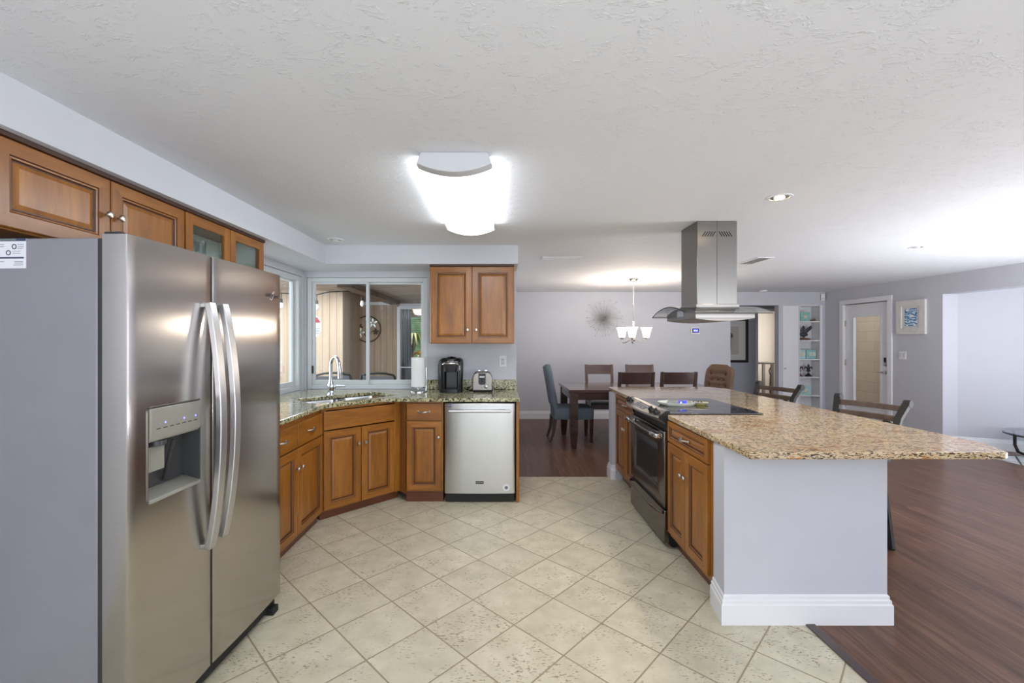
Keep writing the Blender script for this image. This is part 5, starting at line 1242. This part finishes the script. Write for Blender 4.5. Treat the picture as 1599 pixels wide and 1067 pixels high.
S(MB().box(-6.9, -2.217, PY1, PY1 + .12, 0, 2.129).box(-2.33, -2.217, PY1 + .12, PY2, 0, 2.129).box(-2.33, -1.63, PY2 + .001, PY2 + .12, 0, 2.3).box(-1.63, .03, PY2, PY2 + .12, 2.0, 2.3), 'wall_patio', M['siding'], 'tan grooved siding walls of the enclosed patio', 'wall', smooth=0)
S(MB().box(-7.0, -6.9, YB + .2, PY2, 0, .5).box(-7.0, -6.9, 6.1, PY2, .5, 2.3), 'wall_patio', M['siding'], 'tan outer siding wall of the patio with a wide opening', 'wall', smooth=0)
S(MB().box(-7.0, -6.9, 0, YB + .2, 0, .6), 'wall_patio', M['siding'], 'tan low siding wall beside the patio', 'wall', smooth=0)
S(MB().box(-2.214, -1.60, PY2 - .035, PY2 - .001, 1.985, 2.035).box(-1.60, .02, PY2 - .035, PY2 - .001, 1.96, 2.01), 'trim_5', M['trim'], 'white header trim on the patio siding wall', 'trim', bevel=.003)
area('daylight_patio_side', (-6.6, 5.2, 1.4), (R(90), 0, R(-90)), 1.1, 1.6, 150, (.96, .98, 1.0))
area('fill_patio_overhead', (-2.7, 5.3, 2.12), (0, 0, 0), 2.4, 1.0, 55, (.96, .98, 1.0))  # added overhead fill under the closed boards, evens out the patio walls
# sliding glass door in the patio wall and the lit room behind it
d4 = struct(thing('door_4', 'white framed sliding glass door in the patio wall', 'door', (-1.635, PY2 + .02, 0)), 'white framed sliding glass door in the patio wall', 'door')
MB().box(0, .05, -.03, .05, 0, 1.965).box(1.55, 1.6, -.03, .05, 0, 1.965).box(.05, 1.55, -.03, .05, 1.92, 1.965).box(.05, 1.55, -.03, .05, 0, .05).build('door_frame', M['trim'], d4, bevel=.003)
MB().box(.05, 1.55, .005, .012, .05, 1.92).build('glass_pane', M['glass'], d4, smooth=0)
MB().box(.05, .38, -.012, .004, .985, 1.0).build('push_bar', M['trim'], d4)
S(MB().box(-2.6, .03, 9.9, 10.0, 0, .95).box(-2.6, -2.13, 9.9, 10.0, .95, 1.95).box(-1.33, .03, 9.9, 10.0, .95, 1.95).box(-2.6, .03, 9.9, 10.0, 1.95, 2.35).box(-2.7, -2.6, PY2 + .12, 10.0, 0, 2.35).box(-2.6, .03, PY2 + .12, 10.0, 2.3, 2.4), 'wall_den', M['beam_wood'], 'brown walls of the room behind the patio sliding door', 'wall', smooth=0)
bl = struct(thing('window_3', 'bright window with blinds in the room behind the patio door', 'window', (-1.73, 9.9, 1.45)), 'bright window with blinds in the room behind the patio door', 'window')
m_ = MB()
for i in range(24): m_.box(-.37, .37, .01, .045, -.48 + i * .041, -.476 + i * .041)
m_.build('blinds', M['white'], bl)
MB().box(-.38, .38, .06, .066, -.5, .5).build('window_pane', M['glass'], bl)
gd = MB().box(-3.2, 1.0, 11.4, 11.6, 0, 2.6).build('garden_hedge', M['green_out']); tag(gd, 'sunlit green hedge outside the far blinds', 'hedge', kind='stuff')
fn = thing('ceiling_fan', 'ceiling fan with lit bowl seen through the patio door', 'ceiling fan', (-1.52, 8.3, 2.3))
MB().lathe([(.03, 0), (.03, -.12), (.09, -.14), (.10, -.22), (.06, -.25)], (0, 0, 0), 20).build('motor', M['bronze'], fn, smooth=40)
MB().lathe([(.001, -.40), (.07, -.385), (.11, -.34), (.12, -.28), (.06, -.25)], (0, 0, 0), 20).build('light_bowl', M['fan_bowl'], fn, smooth=50)
for i in range(5):
    a = R(20 + 72 * i); k = MB(); s0 = k.mark(); k.box(.1, .6, -.065, .065, -.19, -.18); k.tf(s0, Matrix.Rotation(a, 4, 'Z')); k.build('blade', M['slat_wood'], fn, bevel=.003)
fl_ = bpy.data.lights.new('fan_lamp', 'POINT'); fl_.energy = 40; fl_.color = (1, .8, .55); fl_.shadow_soft_size = .1
fo = bpy.data.objects.new('fan_lamp', fl_); COL.objects.link(fo); fo.location = (-1.52, 8.3, 1.82)
cu = MB()
rings = []
for z in (0.02, 2.2): rings.append([(-1.66 + .19 * i / 16, 7.32 + .025 * sin(i * 1.9), z) for i in range(17)] + [(-1.66 + .19 * i / 16, 7.335 + .025 * sin(i * 1.9), z) for i in range(16, -1, -1)])
o = cu.rings(rings).build('curtain', M['curtain'], None, smooth=50); tag(o, 'pale grey curtain gathered behind the sliding patio door', 'curtain')
pp = thing('potted_plant', 'arching potted plant with golden lower leaves behind the patio sliding door', 'plant', (-1.76, 8.75, 0))
MB().lathe([(.10, 0), (.14, .28), (.15, .30), (.13, .30), (.12, .26)], (0, 0, 0), 20).build('pot', M['bronze'], pp, smooth=40)
MB().tube([(0, 0, .26), (.01, 0, .7), (0, 0, 1.1)], [.03, .025, .02], 8).build('stem', M['driftwood'], pp, smooth=60)
M['leaf'] = plain('dark_green_leaf', (70, 82, 50), .5, var=.2); M['gold_leaf'] = plain('golden_leaf', (176, 140, 64), .5, var=.2)
random.seed(3)
for i in range(26):
    a = i * 2.4; gold_ = i % 3 == 0; L_ = random.uniform(.28, .45); ca, sa = cos(a), sin(a); up_ = .12 if gold_ else .48; dn = -.12 if gold_ else .25
    pts = [(0, 0, 1.08), (ca * L_ * .35, sa * L_ * .35, 1.08 + up_ * .75), (ca * L_ * .7, sa * L_ * .7, 1.08 + up_), (ca * L_, sa * L_, 1.08 + dn)]
    MB().tube(pts, [.008, .022, .024, .004], 6, .25).build('leaf', M['gold_leaf' if gold_ else 'leaf'], pp, smooth=60)
bn = MB().box(-1.45, -.3, 8.4, 9.2, .001, .42).box(-1.45, -.3, 9.0, 9.2, .42, .8).box(-1.45, -1.28, 8.4, 9.0, .42, .6).build('sofa', M['bronze'], None, bevel=.02); tag(bn, 'dark brown sofa in the room behind the patio door', 'sofa')
# metal flower ring on the siding
fw = thing('flower_wall_art', 'round dark metal wall art with silver flowers on the patio siding', 'wall art', (-2.10, PY2 - .012, 1.605))
pts = [(.205 * cos(2 * pi * i / 40), -.008, .205 * sin(2 * pi * i / 40)) for i in range(41)]
MB().tube(pts, .008, 8, caps=False).build('ring', M['bronze'], fw, smooth=60)
MB().tube([(.0, -.008, -.2), (.03, -.008, -.1), (.02, -.008, 0), (.03, -.008, .08)], .007, 6).tube([(.03, -.008, -.08), (.09, -.008, -.03), (.13, -.008, -.03)], .005, 6).tube([(.01, -.008, -.15), (-.06, -.008, -.08), (-.12, -.008, .0)], .005, 6).build('branch', M['bronze'], fw, smooth=60)
def petals(cx, cz, r, n, mat, a0=0):
    for i in range(n):
        a = a0 + 2 * pi * i / n; k = MB(); s0 = k.mark(); k.ball((0, 0, 0), r * .55, 10, (.55, .12, 1)); k.tf(s0, Matrix.Translation((cx + r * .62 * sin(a), -.014, cz + r * .62 * cos(a))) @ Matrix.Rotation(a, 4, 'Y')); k.build('petal', M[mat], fw, smooth=60)
petals(.08, .09, .075, 5, 'metal_petal'); petals(.015, .13, .05, 4, 'metal_petal', .6); petals(-.13, -.06, .075, 5, 'metal_petal', .3); petals(.13, -.045, .045, 5, 'bronze'); petals(-.12, .035, .045, 5, 'bronze', .5)
# string light with bulbs
lt = thing('string_light', 'dark string light cable with hanging bulbs across the patio', 'string light', (0, 0, 0))
MB().tube([(-3.4, 5.9, 2.08), (-2.62, 5.95, 2.045), (-2.47, 5.93, 2.04), (-2.3, 5.95, 2.08), (-2.1, 6.05, 2.10), (-1.92, 6.13, 2.105)], .008, 6).build('cable', M['matte_black'], lt, smooth=60)
for x, y, z in ((-2.47, 5.93, 2.04), (-1.92, 6.13, 2.105), (-2.95, 5.93, 2.06)):
    o = MB().tube([(x, y, z), (x, y, z - .08)], .006, 6).lathe([(.018, z - .13), (.018, z - .08), (.006, z - .075)], (x, y, 0), 12).build('socket', M['matte_black'], lt, smooth=40)
    MB().lathe([(.002, z - .215), (.022, z - .20), (.03, z - .175), (.018, z - .13)], (x, y, 0), 14).build('bulb', M['bulb_glass'], o, smooth=60)
# octagonal yard sign
sg = thing('security_sign', 'red and white octagonal sign beside the patio siding', 'sign', (-2.19, 5.2, 1.585), 0)
oc = [(.105 * cos(R(22.5 + 45 * i)), .105 * sin(R(22.5 + 45 * i))) for i in range(8)]
MB().prism([(x * .8, z * 1.25) for x, z in oc], -.003, .003, 'y').build('sign_board', M['sticker'], sg)
MB().prism([(x * .74, z * 1.16) for x, z in oc if z > .0] , -.0045, -.0028, 'y').build('red_panel', M['red_sign'], sg)
MB().box(-.06, .06, -.005, -.0028, -.055, -.045).box(-.055, .055, -.005, -.0028, -.08, -.072).box(-.065, .065, -.005, -.0028, -.03, -.022).build('print_lines', M['greyprint'], sg)
MB().box(-.011, .011, .003, .014, -1.585, .2).build('post', M['white'], sg)
# patio chairs
def patio_chair(label, loc, rz):
    t = thing('patio_chair', label, 'chair', loc, rz, 'grey sling patio chairs'); t.scale = (1, 1, 1.05)
    for sx in (-1, 1):
        MB().tube([(sx * .25, .26, 0), (sx * .25, .2, .42), (sx * .24, .27, .72), (sx * .2, .31, .94)], .013, 8).build('back_post', M['iron'], t, smooth=60)
        MB().tube([(sx * .26, -.24, 0), (sx * .25, -.24, .44)], .013, 8).build('leg', M['iron'], t)
    MB().tube([(-.2, .31, .94), (-.1, .315, .965), (0, .317, .97), (.1, .315, .965), (.2, .31, .94)], .013, 8).build('top_rail', M['iron'], t, smooth=60)
    MB().quad([(-.235, .262, .70), (.235, .262, .70), (.20, .305, .93), (-.20, .305, .93)]).quad([(-.245, .2, .45), (.245, .2, .45), (.235, .262, .70), (-.235, .262, .70)]).quad([(-.25, -.24, .44), (.25, -.24, .44), (.245, .2, .45), (-.245, .2, .45)])
    k = MB(); k.prism([(-.24, .43), (.2, .44), (.262, .70), (.305, .93), (.297, .93), (.254, .70), (.19, .452), (-.24, .442)], -.225, .225, 'x').build('sling', M['grey_sling'], t)
    return t
p1 = patio_chair('grey sling patio chair beyond the right window pane', (-1.50, 5.72, 0), 180)
dup(p1, (-2.15, 5.75, 0), 195, 'grey sling patio chair half hidden beyond the faucet')
